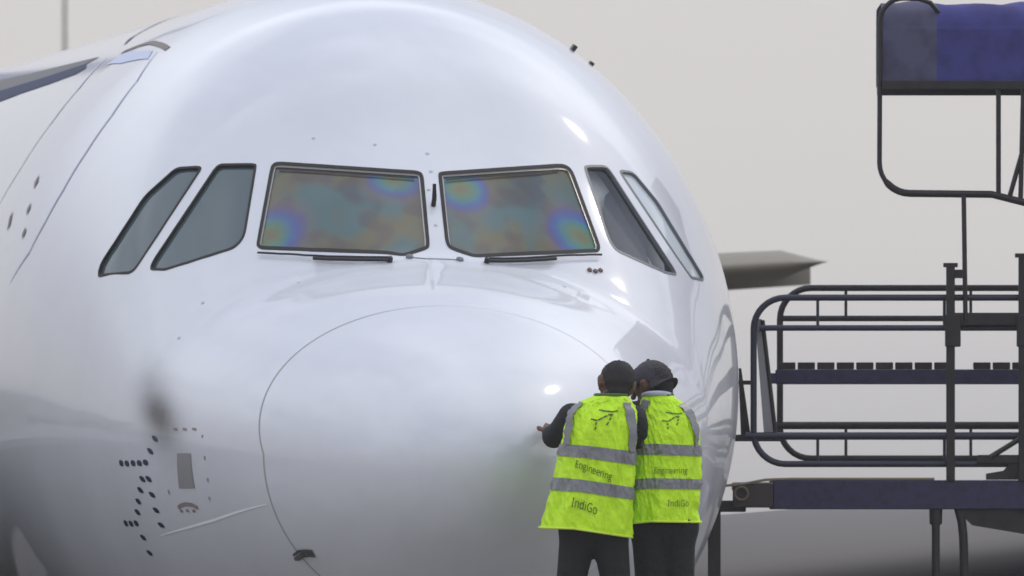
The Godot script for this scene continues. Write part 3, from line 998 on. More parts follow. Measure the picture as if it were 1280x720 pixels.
# ------------------------------------------------------------------ people
func surface_net(mb: MB, bones: Array, cell: float, k: float):
	# bones: [a, b, radius a, radius b, colour, squash] ; joined smoothly and meshed, one vertex per crossed cell
	var lo := Vector3.ONE * 1e9
	var hi := -lo
	for b in bones:
		var r: float = max(b[2], b[3]) + cell * 3
		lo = lo.min(b[0] - Vector3.ONE * r).min(b[1] - Vector3.ONE * r)
		hi = hi.max(b[0] + Vector3.ONE * r).max(b[1] + Vector3.ONE * r)
	var nx := int((hi.x - lo.x) / cell) + 2
	var ny := int((hi.y - lo.y) / cell) + 2
	var nz := int((hi.z - lo.z) / cell) + 2
	var f := PackedFloat32Array()
	var own := PackedByteArray()
	var near := PackedFloat32Array()
	f.resize(nx * ny * nz); f.fill(1.0)
	near.resize(f.size()); near.fill(1.0)
	own.resize(f.size())
	for bi in bones.size():
		var b: Array = bones[bi]
		var a: Vector3 = b[0]
		var d: Vector3 = b[1] - b[0]
		var dd: float = max(d.length_squared(), 1e-9)
		var ra: float = b[2]
		var rb: float = b[3]
		var m: float = max(ra, rb) + k + cell * 2
		var p0: Vector3 = (a.min(b[1]) - Vector3.ONE * m - lo) / cell
		var p1: Vector3 = (a.max(b[1]) + Vector3.ONE * m - lo) / cell
		for z in range(max(0, int(p0.z)), min(nz, int(p1.z) + 1)):
			for y in range(max(0, int(p0.y)), min(ny, int(p1.y) + 1)):
				for x in range(max(0, int(p0.x)), min(nx, int(p1.x) + 1)):
					var p := lo + Vector3(x, y, z) * cell - a
					var t := clampf(p.dot(d) / dd, 0.0, 1.0)
					var w := p - d * t
					if b.size() > 5: w *= b[5]
					var dist := w.length() - lerpf(ra, rb, t)
					var id := (z * ny + y) * nx + x
					if dist < near[id]:
						near[id] = dist; own[id] = bi
					var o := f[id]
					var h := maxf(k - absf(o - dist), 0.0) / k
					f[id] = minf(o, dist) - h * h * k * 0.25
	var vid := {}
	var offs := [0, 1, nx, nx + 1, nx * ny, nx * ny + 1, nx * ny + nx, nx * ny + nx + 1]
	for z in nz - 1:
		for y in ny - 1:
			for x in nx - 1:
				var id := (z * ny + y) * nx + x
				var s0 := f[id] < 0
				var crossed := false
				for e in range(1, 8):
					if (f[id + offs[e]] < 0) != s0:
						crossed = true
						break
				if not crossed: continue
				var sum := Vector3.ZERO
				var cnt := 0
				for e in 8:
					for ax in 3:
						if e & (1 << ax): continue
						var e2 := e | (1 << ax)
						var fa := f[id + offs[e]]
						var fb := f[id + offs[e2]]
						if (fa < 0) == (fb < 0): continue
						var t := fa / (fa - fb)
						var q := Vector3(e & 1, (e >> 1) & 1, (e >> 2) & 1)
						q[ax] += t
						sum += q; cnt += 1
				var q := sum / cnt
				var g := Vector3(lerpf(f[id + 1] - f[id], f[id + offs[7]] - f[id + offs[6]], 0.5), lerpf(f[id + nx] - f[id], f[id + offs[7]] - f[id + offs[5]], 0.5), lerpf(f[id + offs[4]] - f[id], f[id + offs[7]] - f[id + offs[3]], 0.5))
				vid[id] = mb.add(lo + (Vector3(x, y, z) + q) * cell, g.normalized(), Vector2.ZERO, bones[own[id]][4])
	for id in vid:
		var z: int = id / (nx * ny)
		var y: int = (id / nx) % ny
		var x: int = id % nx
		for ax in 3:
			var st: int = [1, nx, nx * ny][ax]
			var u: int = [nx, nx * ny, 1][ax]
			var w: int = [nx * ny, 1, nx][ax]
			if (f[id] < 0) == (f[id + st] < 0): continue
			if vid.has(id - u) and vid.has(id - w) and vid.has(id - u - w):
				mb.quad(vid[id], vid[id - u], vid[id - u - w], vid[id - w])

func ball(c: Vector3, r: float, col: Color, sq := Vector3.ONE) -> Array:
	return [c, c, r, r, col, sq]

func make_hand(mb: MB, wrist: Vector3, dir: Vector3, palm_n: Vector3, thumb_side: float, skin: Color, curl: float):
	# palm and five bent fingers; dir points along the hand, palm_n out of the palm
	var s := dir.cross(palm_n).normalized() * thumb_side
	var b := []
	for k in 4:
		var o := (k - 1.5) * 0.019
		b.append([wrist + s * o * 0.6, wrist + dir * 0.085 + s * o, 0.017, 0.013, skin])
		var l: float = [0.070, 0.080, 0.074, 0.058][3 - k]
		var p := wrist + dir * 0.085 + s * o
		var d := dir
		for j in 3:
			d = (d + palm_n * curl * (0.35 + 0.2 * j)).normalized()
			var q: Vector3 = p + d * l * [0.45, 0.30, 0.25][j]
			b.append([p, q, 0.0095 - j * 0.0008, 0.0088 - j * 0.0008, skin])
			p = q
	var tp := wrist + dir * 0.025 + s * 0.03
	var t2 := tp + (dir * 0.7 + s * 0.75 + palm_n * 0.3).normalized() * 0.042
	b.append([wrist + dir * 0.02 + s * 0.012, tp, 0.016, 0.014, skin])
	b.append([tp, t2, 0.0125, 0.011, skin])
	b.append([t2, t2 + (dir + s * 0.25 + palm_n * 0.3).normalized() * 0.03, 0.011, 0.009, skin])
	surface_net(mb, b, 0.0042, 0.008)

func make_head(mb: MB, c: Vector3, look: Vector3, up: Vector3, skin: Color):
	var r := up.cross(look).normalized()
	var u := look.cross(r).normalized()
	var at := func(x: float, y: float, z: float) -> Vector3: return c + r * x + u * y + look * z
	var lips := Color(skin.r * 0.8, skin.g * 0.6, skin.b * 0.6)
	var b := [
		[at.call(0, 0.03, -0.03), at.call(0, 0.035, 0.03), 0.078, 0.072, skin],
		[at.call(0, -0.01, 0.02), at.call(0, -0.075, 0.055), 0.062, 0.034, skin],
		[at.call(-0.035, -0.05, 0.01), at.call(0.035, -0.05, 0.01), 0.036, 0.036, skin],
		[at.call(0, 0.015, 0.095), at.call(0, -0.02, 0.118), 0.010, 0.014, skin],
		[at.call(-0.02, -0.054, 0.088), at.call(0.02, -0.054, 0.088), 0.009, 0.009, lips],
		ball(at.call(-0.031, 0.018, 0.088), 0.013, Color(0.10, 0.08, 0.07)), ball(at.call(0.031, 0.018, 0.088), 0.013, Color(0.10, 0.08, 0.07)),
		[at.call(-0.045, 0.037, 0.086), at.call(-0.018, 0.040, 0.096), 0.008, 0.009, Color(0.02, 0.017, 0.015)], [at.call(0.045, 0.037, 0.086), at.call(0.018, 0.040, 0.096), 0.008, 0.009, Color(0.02, 0.017, 0.015)],
		[at.call(-0.078, 0.025, -0.008), at.call(-0.074, -0.018, 0.002), 0.018, 0.012, skin], [at.call(0.078, 0.025, -0.008), at.call(0.074, -0.018, 0.002), 0.018, 0.012, skin],
		[at.call(-0.084, 0.03, -0.018), at.call(-0.084, 0.0, -0.016), 0.012, 0.010, skin], [at.call(0.084, 0.03, -0.018), at.call(0.084, 0.0, -0.016), 0.012, 0.010, skin],
	]
	surface_net(mb, b, 0.006, 0.018)

func superring(u: float, a: float, b: float, e := 2.5) -> Vector2:
	var c := cos(u)
	var s := sin(u)
	return Vector2(a * signf(c) * pow(absf(c), 2.0 / e), b * signf(s) * pow(absf(s), 2.0 / e))

# rings of a vest: [x, y, z, half width, half depth, roll in degrees]
func vest_point(rings: Array, u: float, v: float, off: float, ph: float) -> Vector3:
	# u in turns (0.25 is the middle of the back, facing +z), v from 0 at the hem to 1 at the collar
	var f: float = clampf(v, 0.0, 1.0) * (rings.size() - 1)
	var k: int = min(int(f), rings.size() - 2)
	var t := f - k
	var r := []
	for j in 6:
		var p0: float = rings[max(k - 1, 0)][j]
		var p1: float = rings[k][j]
		var p2: float = rings[k + 1][j]
		var p3: float = rings[min(k + 2, rings.size() - 1)][j]
		r.append(0.5 * (2 * p1 + (p2 - p0) * t + (2 * p0 - 5 * p1 + 4 * p2 - p3) * t * t + (3 * p1 - p0 - 3 * p2 + p3) * t * t * t))
	var low := pow(clampf(1.0 - v, 0.0, 1.0), 1.6)
	var a := u * TAU
	var fold := low * (0.012 * sin(a * 4.0 + ph) + 0.008 * sin(a * 9.0 + ph * 2.3 + v * 5.0)) + 0.004 * sin(a * 6.0 + v * 17.0 + ph) * (1.0 - absf(v - 0.4))
	fold += 0.002 * grime.get_noise_3d(cos(a) * 30.0 + ph * 9.0, v * 60.0, sin(a) * 30.0)
	fold += 0.010 * (1.0 - smoothstep(0.75, 0.95, v)) * (0.5 - absf(grime.get_noise_3d(cos(a) * 5.0 + ph * 3.0, v * 9.0 + cos(a) * 3.0, 0.0)) * 2.0)
	var q := superring(a, r[3] + fold + off, r[4] + fold + off)
	var roll := deg_to_rad(r[5])
	# the tilt of the cloth starts at the fold that runs down left of the spine
	var bend := 0.12 * low * maxf(0.0, -q.x - 0.06)
	return Vector3(r[0] + q.x * cos(roll), r[1] + q.x * sin(roll) - bend, r[2] + q.y)

func vest_patch(mb: MB, rings: Array, u0: float, u1: float, v0: float, v1: float, nu: int, nv: int, off: float, ph: float):
	var at := mb.v.size()
	for j in nv + 1:
		for i in nu + 1:
			var u: float = lerp(u0, u1, float(i) / nu)
			var v: float = lerp(v0, v1, float(j) / nv)
			var p := vest_point(rings, u, v, off, ph)
			var a := vest_point(rings, u + 0.002, v, off, ph) - vest_point(rings, u - 0.002, v, off, ph)
			var b := vest_point(rings, u, v + 0.004, off, ph) - vest_point(rings, u, v - 0.004, off, ph)
			mb.add(p, b.cross(a).normalized() * -1.0, Vector2(u, v))
	for j in nv:
		for i in nu:
			var e := at + j * (nu + 1) + i
			mb.quad(e, e + 1, e + nu + 2, e + nu + 1)

func vest_strip(mb: MB, rings: Array, pts: Array, w: float, off: float, ph: float):
	# a narrow band along points (u, v); w in metres; its edges follow the cloth but its course is smooth
	var last := -1
	var n := pts.size()
	for k in n:
		var c := vest_point(rings, pts[k].x, pts[k].y, off, ph)
		var a := vest_point(rings, pts[k].x + 0.012, pts[k].y, off, ph) - vest_point(rings, pts[k].x - 0.012, pts[k].y, off, ph)
		var b := vest_point(rings, pts[k].x, pts[k].y + 0.03, off, ph) - vest_point(rings, pts[k].x, pts[k].y - 0.03, off, ph)
		var nn := a.cross(b).normalized()
		if nn.z < 0: nn = -nn
		var q0: Vector2 = pts[max(k - 7, 0)]
		var q1: Vector2 = pts[min(k + 7, n - 1)]
		var d := (vest_point(rings, q1.x, q1.y, off, ph) - vest_point(rings, q0.x, q0.y, off, ph)).normalized()
		var s := nn.cross(d).normalized() * w * 0.5
		var e := mb.add(c + s, nn)
		mb.add(c, nn)
		mb.add(c - s, nn)
		if last >= 0:
			mb.quad(last, last + 1, e + 1, e)
			mb.quad(last + 1, last + 2, e + 2, e + 1)
		last = e

func vest_turn(rings: Array, u0: float, v: float, x: float, ph: float) -> float:
	# the turn at which the cloth lies x metres to the right of the turn u0
	var goal := vest_point(rings, u0, v, 0.0, ph).x + x
	var a := 0.03
	var b := 0.47
	for _k in 18:
		var m := (a + b) * 0.5
		if vest_point(rings, m, v, 0.0, ph).x > goal: a = m
		else: b = m
	return (a + b) * 0.5

func vest_text(words: String, rings: Array, u: float, v: float, size: float, ph: float, lean := 0.0) -> MB:
	# lettering printed on the back: flat glyphs laid onto the cloth
	var f := SystemFont.new()
	f.font_names = PackedStringArray(["Droid Sans"])
	f.font_weight = 400
	var tm := TextMesh.new()
	tm.text = words; tm.font = f; tm.font_size = 32; tm.depth = 0.0; tm.pixel_size = 0.01
	tm.curve_step = 3.0
	var ar := tm.get_mesh_arrays()
	var mb := MB.new()
	if ar.is_empty(): return mb
	var vs: PackedVector3Array = ar[Mesh.ARRAY_VERTEX]
	var ix: PackedInt32Array = ar[Mesh.ARRAY_INDEX]
	var sc := size / 0.32
	for p in vs:
		var vv := v + (p.y * sc + p.x * sc * lean) / 0.65
		var uu := vest_turn(rings, u, vv, p.x * sc, ph)
		var q := vest_point(rings, uu, vv, 0.0065, ph)
		mb.add(q, Vector3(0, 0, 1))
	for k in ix: mb.i.append(k)
	return mb

func make_person(who: Dictionary):
	var o := thing("person", who.label, "person", who.base, "two workers at the nose of the airliner")
	var b0: Vector3 = who.base
	var J := {}
	for k in who.joints: J[k] = who.joints[k] - b0
	var cloth := Color(0.009, 0.008, 0.0115)
	var sleeve: Color = who.sleeve
	var skin := Color(0.15, 0.085, 0.055)
	var shoe := Color(0.012, 0.012, 0.012)
	var L := func(a: String, b: String, t: float) -> Vector3: return J[a].lerp(J[b], t)
	var bones := [
		[J.pelvis + Vector3(-0.06, 0, 0), J.pelvis + Vector3(0.06, 0, 0), 0.105, 0.105, cloth],
		[J.pelvis, J.chest, 0.10, 0.105, sleeve],
		[J.lsh + Vector3(0.03, -0.02, 0), J.rsh + Vector3(-0.03, -0.02, 0), 0.062, 0.062, sleeve],
		[J.chest, J.neck, 0.095, 0.055, sleeve],
		[J.neck, J.head + Vector3(0, -0.03, 0), 0.054, 0.056, skin],
		[J.lhip, J.lknee, 0.090, 0.064, cloth], [J.lknee, J.lank, 0.066, 0.055, cloth],
		[J.rhip, J.rknee, 0.090, 0.064, cloth], [J.rknee, J.rank, 0.066, 0.055, cloth],
		[J.lank + Vector3(0, -0.035, 0.02), J.lank + Vector3(-0.02, -0.05, -0.17), 0.042, 0.036, shoe],
		[J.rank + Vector3(0, -0.035, 0.02), J.rank + Vector3(0.02, -0.05, -0.17), 0.042, 0.036, shoe],
		[J.lsh, J.lelb, 0.062, 0.047, sleeve], [J.lelb, L.call("lelb", "lwri", 0.92), 0.047, 0.036, sleeve], [L.call("lelb", "lwri", 0.92), J.lwri, 0.027, 0.025, skin],
		[J.rsh, J.relb, 0.062, 0.047, sleeve], [J.relb, L.call("relb", "rwri", 0.92), 0.047, 0.036, sleeve], [L.call("relb", "rwri", 0.92), J.rwri, 0.027, 0.025, skin],
	]
	var mb := MB.new()
	surface_net(mb, bones, 0.013, 0.045)
	make_head(mb, J.head, who.look, who.up, skin)
	make_hand(mb, J.lwri, (J.lhand - J.lwri).normalized(), who.lpalm, 1.0, skin, 0.25)
	make_hand(mb, J.rwri, (J.rhand - J.rwri).normalized(), who.rpalm, -1.0, skin, 0.9)
	part("body", mb, M["clothes"], o)

	# high-visibility vest
	var rings := []
	for r in who.vest: rings.append([r[0] - b0.x, r[1] + EYE - b0.y, r[2] - b0.z, r[3], r[4], r[5]])
	var ph: float = who.phase
	mb = MB.new()
	vest_patch(mb, rings, 0.0, 1.0, 0.0, 1.0, 170, 96, 0.0, ph)
	vest_patch(mb, rings, 0.0, 1.0, 0.0, 0.97, 64, 30, -0.006, ph)
	var vest := part("vest", mb, M["vest_yellow"], o)
	var tape: Material = M["reflective_tape"]
	for bd in who.bands:
		mb = MB.new()
		vest_patch(mb, rings, -0.02, 0.52, bd[0], bd[1], 60, 4, 0.005, ph)
		part("reflective_tape", mb, tape, vest)
	for sp in who.straps:
		mb = MB.new()
		var pts := []
		for k in 33: pts.append(Vector2(lerp(sp[0], sp[2], k / 32.0), lerp(sp[1], sp[3], k / 32.0)))
		vest_strip(mb, rings, pts, 0.05, 0.009, ph)
		part("reflective_tape", mb, tape, vest)
	# piping at the hem and the collar
	mb = MB.new()
	var hem := []
	for k in 64: hem.append(vest_point(rings, k / 64.0, 0.004, 0.002, ph))
	mb.tube(hem, 0.006, 6, true)
	part("hem", mb, M["vest_piping"], vest)
	mb = MB.new()
	var col := []
	for k in 32: col.append(vest_point(rings, k / 32.0, 1.0, 0.0, ph))
	mb.tube(col, 0.010, 8, true)
	part("neckline", mb, mat("neck_green", Color(0.06, 0.12, 0.03), 0.8), vest)
	for t in who.texts:
		mb = vest_text(t[0], rings, t[1], t[2], t[3], ph, t[4])
		if mb.v.size() > 0: part("lettering", mb, M["print_dark"] if who.phase < 1.0 else M["print_faint"], vest)
	# emblem: an aeroplane drawn in dashes
	mb = MB.new()
	var em: Array = who.emblem
	for sgm in [[-0.03, 0.050, 0.005, 0.042], [0.005, 0.042, 0.04, 0.041], [0.04, 0.041, 0.062, 0.046], [-0.062, -0.004, -0.028, -0.010], [-0.026, -0.008, -0.006, 0.004], [-0.004, 0.006, 0.014, 0.016], [-0.032, -0.018, -0.035, -0.030], [-0.033, -0.038, -0.036, -0.050], [0.030, 0.022, 0.034, 0.012], [0.033, 0.006, 0.028, -0.006], [0.026, -0.014, 0.016, -0.028], [0.018, 0.020, 0.042, 0.024]]:
		var pts := []
		for k in 4:
			var x: float = lerp(sgm[0], sgm[2], k / 3.0) * em[2]
			var y: float = lerp(sgm[1], sgm[3], k / 3.0) * em[2]
			pts.append(Vector2(vest_turn(rings, em[0], em[1] + y / 0.65, x, ph), em[1] + y / 0.65))
		vest_strip(mb, rings, pts, 0.0075, 0.0045, ph)
	part("emblem", mb, M["print_dark"] if who.phase < 1.0 else M["print_faint"], vest)

	# shirt collar
	mb = MB.new()
	var cr := []
	for k in 20:
		var a := TAU * k / 20
		cr.append(J.neck + who.collar_at + Vector3(0.066 * cos(a), 0.012 * sin(a), 0.062 * sin(a)))
	mb.tube(cr, 0.014, 8, true)
	part("shirt_collar", mb, who.shirt, o)

	# hair or cap over the skull
	var r := (who.up as Vector3).cross(who.look).normalized()
	var u := (who.look as Vector3).cross(r).normalized()
	var look: Vector3 = who.look
	var at := func(x: float, y: float, z: float) -> Vector3: return J.head + r * x + u * y + look * z
	mb = MB.new()
	var hc := Color(0.013, 0.012, 0.012)
	surface_net(mb, [[at.call(0, 0.045, -0.035), at.call(0, 0.055, 0.025), 0.080, 0.073, hc], [at.call(0, 0.0, -0.052), at.call(0, -0.03, -0.055), 0.066, 0.052, hc]], 0.008, 0.02)
	for k in mb.v.size():
		var q := mb.v[k]
		mb.v[k] += mb.n[k] * 0.010 * grime.get_noise_3d(q.x * 160, q.y * 160, q.z * 160)
	part("hair", mb, M["hair"], o)
	if who.cap:
		mb = MB.new()
		var cg := Color(1, 1, 1)
		var pan := []
		for j in 11:
			var e := PI / 2 * j / 10.0
			pan.append(Vector2(0.105 * sin(e * 0.92 + 0.15) * 1.0, 0.030 + 0.107 * sin(PI / 2 - e)))
		# crown: a dome of six gores
		var n := 36
		for j in 13:
			var e := PI / 2 * j / 12.0
			for i2 in n + 1:
				var a := TAU * i2 / n
				var seam := 1.0 - 0.012 * pow(absf(cos(a * 3.0)), 8.0)
				var x := cos(a) * 0.093 * sin(e) * seam
				var z := sin(a) * 0.112 * sin(e) * seam - 0.006
				var y := 0.028 + 0.115 * cos(e) * seam
				var p: Vector3 = at.call(x, y, z)
				mb.add(p, (p - at.call(0, 0.02, 0)).normalized())
		for j in 12:
			for i2 in n:
				var e := j * (n + 1) + i2
				mb.quad(e, e + 1, e + n + 2, e + n + 1)
		mb.tube([at.call(0, 0.140, 0), at.call(0, 0.150, 0)], [0.012, 0.006], 8)
		var cap := part("cap", mb, M["cap_grey"], o)
		# the peak, worn to the back
		mb = MB.new()
		for lay in [0.0, -0.005]:
			var st := mb.v.size()
			for i2 in 17:
				var a := lerpf(-1.15, 1.15, i2 / 16.0)
				for j in 6:
					var f := j / 5.0
					var rr := 1.0 + f * 0.24 * cos(a * 0.95)
					mb.add(at.call(sin(a) * 0.093 * (1.0 + 0.12 * f), 0.030 + lay - 0.012 * f + 0.012 * f * cos(a * 2.0) - 0.05 * pow(sin(a), 2.0) * f * 0.4, -cos(a) * 0.112 * rr - 0.006), u)
			for i2 in 16:
				for j in 5:
					var e := st + i2 * 6 + j
					mb.quad(e, e + 1, e + 7, e + 6)
		part("peak", mb, M["cap_grey"], cap)
	if who.glasses:
		mb = MB.new()
		for sx in [-1.0, 1.0]:
			var lens := []
			for k in 14: lens.append(at.call(sx * 0.033 + 0.024 * cos(TAU * k / 14), 0.018 + 0.018 * sin(TAU * k / 14), 0.108))
			mb.tube(lens, 0.0028, 6, true)
			mb.tube([at.call(sx * 0.058, 0.022, 0.105), at.call(sx * 0.084, 0.022, -0.01)], 0.0026, 6)
		mb.tube([at.call(-0.009, 0.02, 0.109), at.call(0.009, 0.02, 0.109)], 0.0026, 6)
		part("glasses", mb, M["black_rubber"], o)

func person_materials():
	var m := mat("clothes", Color(1, 1, 1), 0.85)
	m.vertex_color_use_as_albedo = true
	m.normal_enabled = true
	m.normal_texture = noise_tex(0.02, Color.BLACK, Color.WHITE, 61, 512, true, 3, 5.0)
	m.normal_scale = 1.3
	triplanar(m, 1.6)
	var y := mat("vest_yellow", Color(0.60, 0.93, 0.008), 0.65)
	y.albedo_texture = noise_tex(0.02, Color(0.90, 0.92, 0.9), Color(1.0, 1.0, 1.0), 62, 512)
	y.normal_enabled = true
	y.normal_texture = noise_tex(0.010, Color.BLACK, Color.WHITE, 63, 512, true, 3, 6.0)
	y.normal_scale = 1.1
	triplanar(y, 2.0)
	mat("vest_piping", Color(0.62, 0.80, 0.06), 0.7)
	var t := mat("reflective_tape", Color(0.24, 0.24, 0.245), 0.45)
	t.albedo_texture = noise_tex(0.06, Color(0.8, 0.8, 0.8), Color(1.05, 1.05, 1.05), 64, 256)
	triplanar(t, 6.0)
	mat("print_dark", Color(0.075, 0.13, 0.02), 0.8)
	mat("print_faint", Color(0.13, 0.21, 0.02), 0.8)
	mat("hair", Color(0.014, 0.012, 0.012), 0.75)
	var c := mat("cap_grey", Color(0.03, 0.027, 0.032), 0.85)
	c.normal_enabled = true
	c.normal_texture = noise_tex(0.05, Color.BLACK, Color.WHITE, 65, 256, true, 3, 4.0)
	triplanar(c, 4.0)
	mat("pale_shirt", Color(0.42, 0.44, 0.52), 0.8)
	mat("green_shirt", Color(0.07, 0.12, 0.04), 0.8)

func build_people():
	person_materials()
	var floor_y := EYE - 0.95
	var P := func(x: float, y: float, z: float) -> Vector3: return Vector3(x, EYE + y, z)
	make_person({
		label = "bareheaded worker in yellow vest leaning on the nose, left of the pair", base = Vector3(0.38, floor_y, 0.42),
		joints = { pelvis = P.call(0.40, -0.06, 0.44), chest = P.call(0.43, 0.36, 0.41), neck = P.call(0.488, 0.535, 0.37), head = P.call(0.508, 0.612, 0.330),
			lsh = P.call(0.288, 0.470, 0.375), rsh = P.call(0.598, 0.462, 0.375), lelb = P.call(0.205, 0.370, 0.185), relb = P.call(0.655, 0.255, 0.25),
			lwri = P.call(0.188, 0.385, -0.045), rwri = P.call(0.50, 0.34, 0.07), lhand = P.call(0.195, 0.415, -0.14), rhand = P.call(0.45, 0.36, 0.0),
			lhip = P.call(0.325, -0.09, 0.44), rhip = P.call(0.478, -0.09, 0.44), lknee = P.call(0.27, -0.49, 0.40), rknee = P.call(0.525, -0.49, 0.41), lank = P.call(0.215, -0.86, 0.46), rank = P.call(0.555, -0.86, 0.46) },
		look = Vector3(-0.28, -0.22, -0.93).normalized(), up = Vector3(0.12, 0.97, -0.2).normalized(), lpalm = Vector3(-0.2, -0.55, -0.8).normalized(), rpalm = Vector3(-0.3, -0.8, -0.5).normalized(),
		sleeve = Color(0.014, 0.013, 0.017), phase = 0.6, cap = false, glasses = false, shirt = M["green_shirt"], collar_at = Vector3(0.004, 0.012, 0.01),
		vest = [[0.360, -0.092, 0.43, 0.214, 0.165, -8.5], [0.378, 0.01, 0.43, 0.205, 0.158, -8.5], [0.395, 0.11, 0.425, 0.197, 0.150, -8.5], [0.412, 0.21, 0.42, 0.188, 0.146, -9.0], [0.423, 0.31, 0.415, 0.180, 0.142, -7.0], [0.432, 0.41, 0.41, 0.176, 0.132, -4.0], [0.442, 0.485, 0.40, 0.168, 0.112, -2.0], [0.455, 0.530, 0.39, 0.140, 0.092, -1.0], [0.476, 0.560, 0.385, 0.098, 0.078, 0.0], [0.484, 0.572, 0.38, 0.076, 0.070, 0.0]],
		bands = [[0.200, 0.266], [0.385, 0.452]], straps = [[0.405, 0.45, 0.395, 0.80], [0.085, 0.45, 0.135, 0.80]],
		texts = [["IndiGo", 0.262, 0.128, 0.042, -0.14], ["Engineering", 0.255, 0.325, 0.034, -0.16]], emblem = [0.245, 0.62, 1.0] })
	make_person({
		label = "worker in yellow vest with dark cap worn backwards, right of the pair", base = Vector3(0.76, floor_y, 0.27),
		joints = { pelvis = P.call(0.750, -0.06, 0.27), chest = P.call(0.755, 0.36, 0.25), neck = P.call(0.712, 0.528, 0.21), head = P.call(0.688, 0.604, 0.170),
			lsh = P.call(0.600, 0.480, 0.24), rsh = P.call(0.79, 0.455, 0.195), lelb = P.call(0.57, 0.26, 0.06), relb = P.call(0.878, 0.226, 0.05),
			lwri = P.call(0.60, 0.33, -0.15), rwri = P.call(0.86, 0.28, -0.13), lhand = P.call(0.61, 0.36, -0.24), rhand = P.call(0.82, 0.31, -0.21),
			lhip = P.call(0.675, -0.09, 0.27), rhip = P.call(0.81, -0.09, 0.265), lknee = P.call(0.680, -0.49, 0.25), rknee = P.call(0.828, -0.49, 0.25), lank = P.call(0.672, -0.86, 0.30), rank = P.call(0.832, -0.86, 0.30) },
		look = Vector3(-0.80, -0.18, -0.57).normalized(), up = Vector3(-0.10, 0.98, -0.1).normalized(), lpalm = Vector3(0.3, -0.8, -0.5).normalized(), rpalm = Vector3(-0.6, -0.7, -0.3).normalized(),
		sleeve = Color(0.013, 0.012, 0.016), phase = 2.1, cap = true, glasses = true, shirt = M["pale_shirt"], collar_at = Vector3(0.0, 0.042, 0.022),
		vest = [[0.742, -0.048, 0.27, 0.168, 0.150, -1.0], [0.745, 0.03, 0.27, 0.168, 0.146, -1.0], [0.750, 0.12, 0.265, 0.166, 0.142, -1.0], [0.755, 0.21, 0.26, 0.163, 0.138, -1.5], [0.757, 0.31, 0.255, 0.162, 0.136, -2.0], [0.755, 0.40, 0.25, 0.160, 0.128, -2.0], [0.748, 0.475, 0.24, 0.148, 0.108, -2.0], [0.738, 0.525, 0.23, 0.118, 0.090, -2.0], [0.722, 0.562, 0.225, 0.082, 0.076, 0.0], [0.717, 0.575, 0.22, 0.068, 0.068, 0.0]],
		bands = [[0.215, 0.278], [0.41, 0.470]], straps = [[0.385, 0.46, 0.355, 0.84], [0.075, 0.46, 0.115, 0.80]],
		texts = [["IndiGo", 0.200, 0.128, 0.034, 0.0], ["Engineering", 0.238, 0.325, 0.030, 0.02]], emblem = [0.225, 0.63, 0.85] })

	# the stand that carries them
	var o := thing("maintenance_stand", "wheeled grey work stand under the two workers", "work stand", Vector3(0.55, 0, 0.35))
	var grey := mat("stand_grey", Color(0.2, 0.2, 0.21), 0.6)
	var mb := MB.new()
	mb.box(Vector3(0, floor_y - 0.03, 0), Vector3(1.5, 0.06, 0.9))
	part("deck", mb, grey, o)
	for sx in [-0.68, 0.68]:
		for sz in [-0.38, 0.38]:
			mb = MB.new()
			mb.tube([Vector3(sx * 1.15, 0.14, sz * 1.2), Vector3(sx, floor_y - 0.06, sz)], 0.03, 10)
			var lg := part("leg", mb, grey, o)
			mb = MB.new()
			mb.lathe(Vector3(sx * 1.15 - 0.03, 0.09, sz * 1.2), Vector3.RIGHT, [Vector2(0, 0.03), Vector2(0, 0.09), Vector2(0.06, 0.09), Vector2(0.06, 0.03)], 16)
			part("caster", mb, M["black_rubber"], lg)
		mb = MB.new()
		mb.tube([Vector3(sx * 1.1, 0.5, -0.43), Vector3(sx * 1.1, 0.5, 0.43)], 0.02, 8)
		part("tie_bar", mb, grey, o)
	for k in 7:
		mb = MB.new()
		mb.tube([Vector3(-0.2, 0.25 + k * 0.27, 0.62 - k * 0.03), Vector3(0.2, 0.25 + k * 0.27, 0.62 - k * 0.03)], 0.018, 8)
		part("rung", mb, grey, o)
	for sx in [-0.2, 0.2]:
		mb = MB.new()
		mb.tube([Vector3(sx, 0.02, 0.66), Vector3(sx, floor_y - 0.03, 0.44)], 0.022, 8)
		part("ladder_side", mb, grey, o)

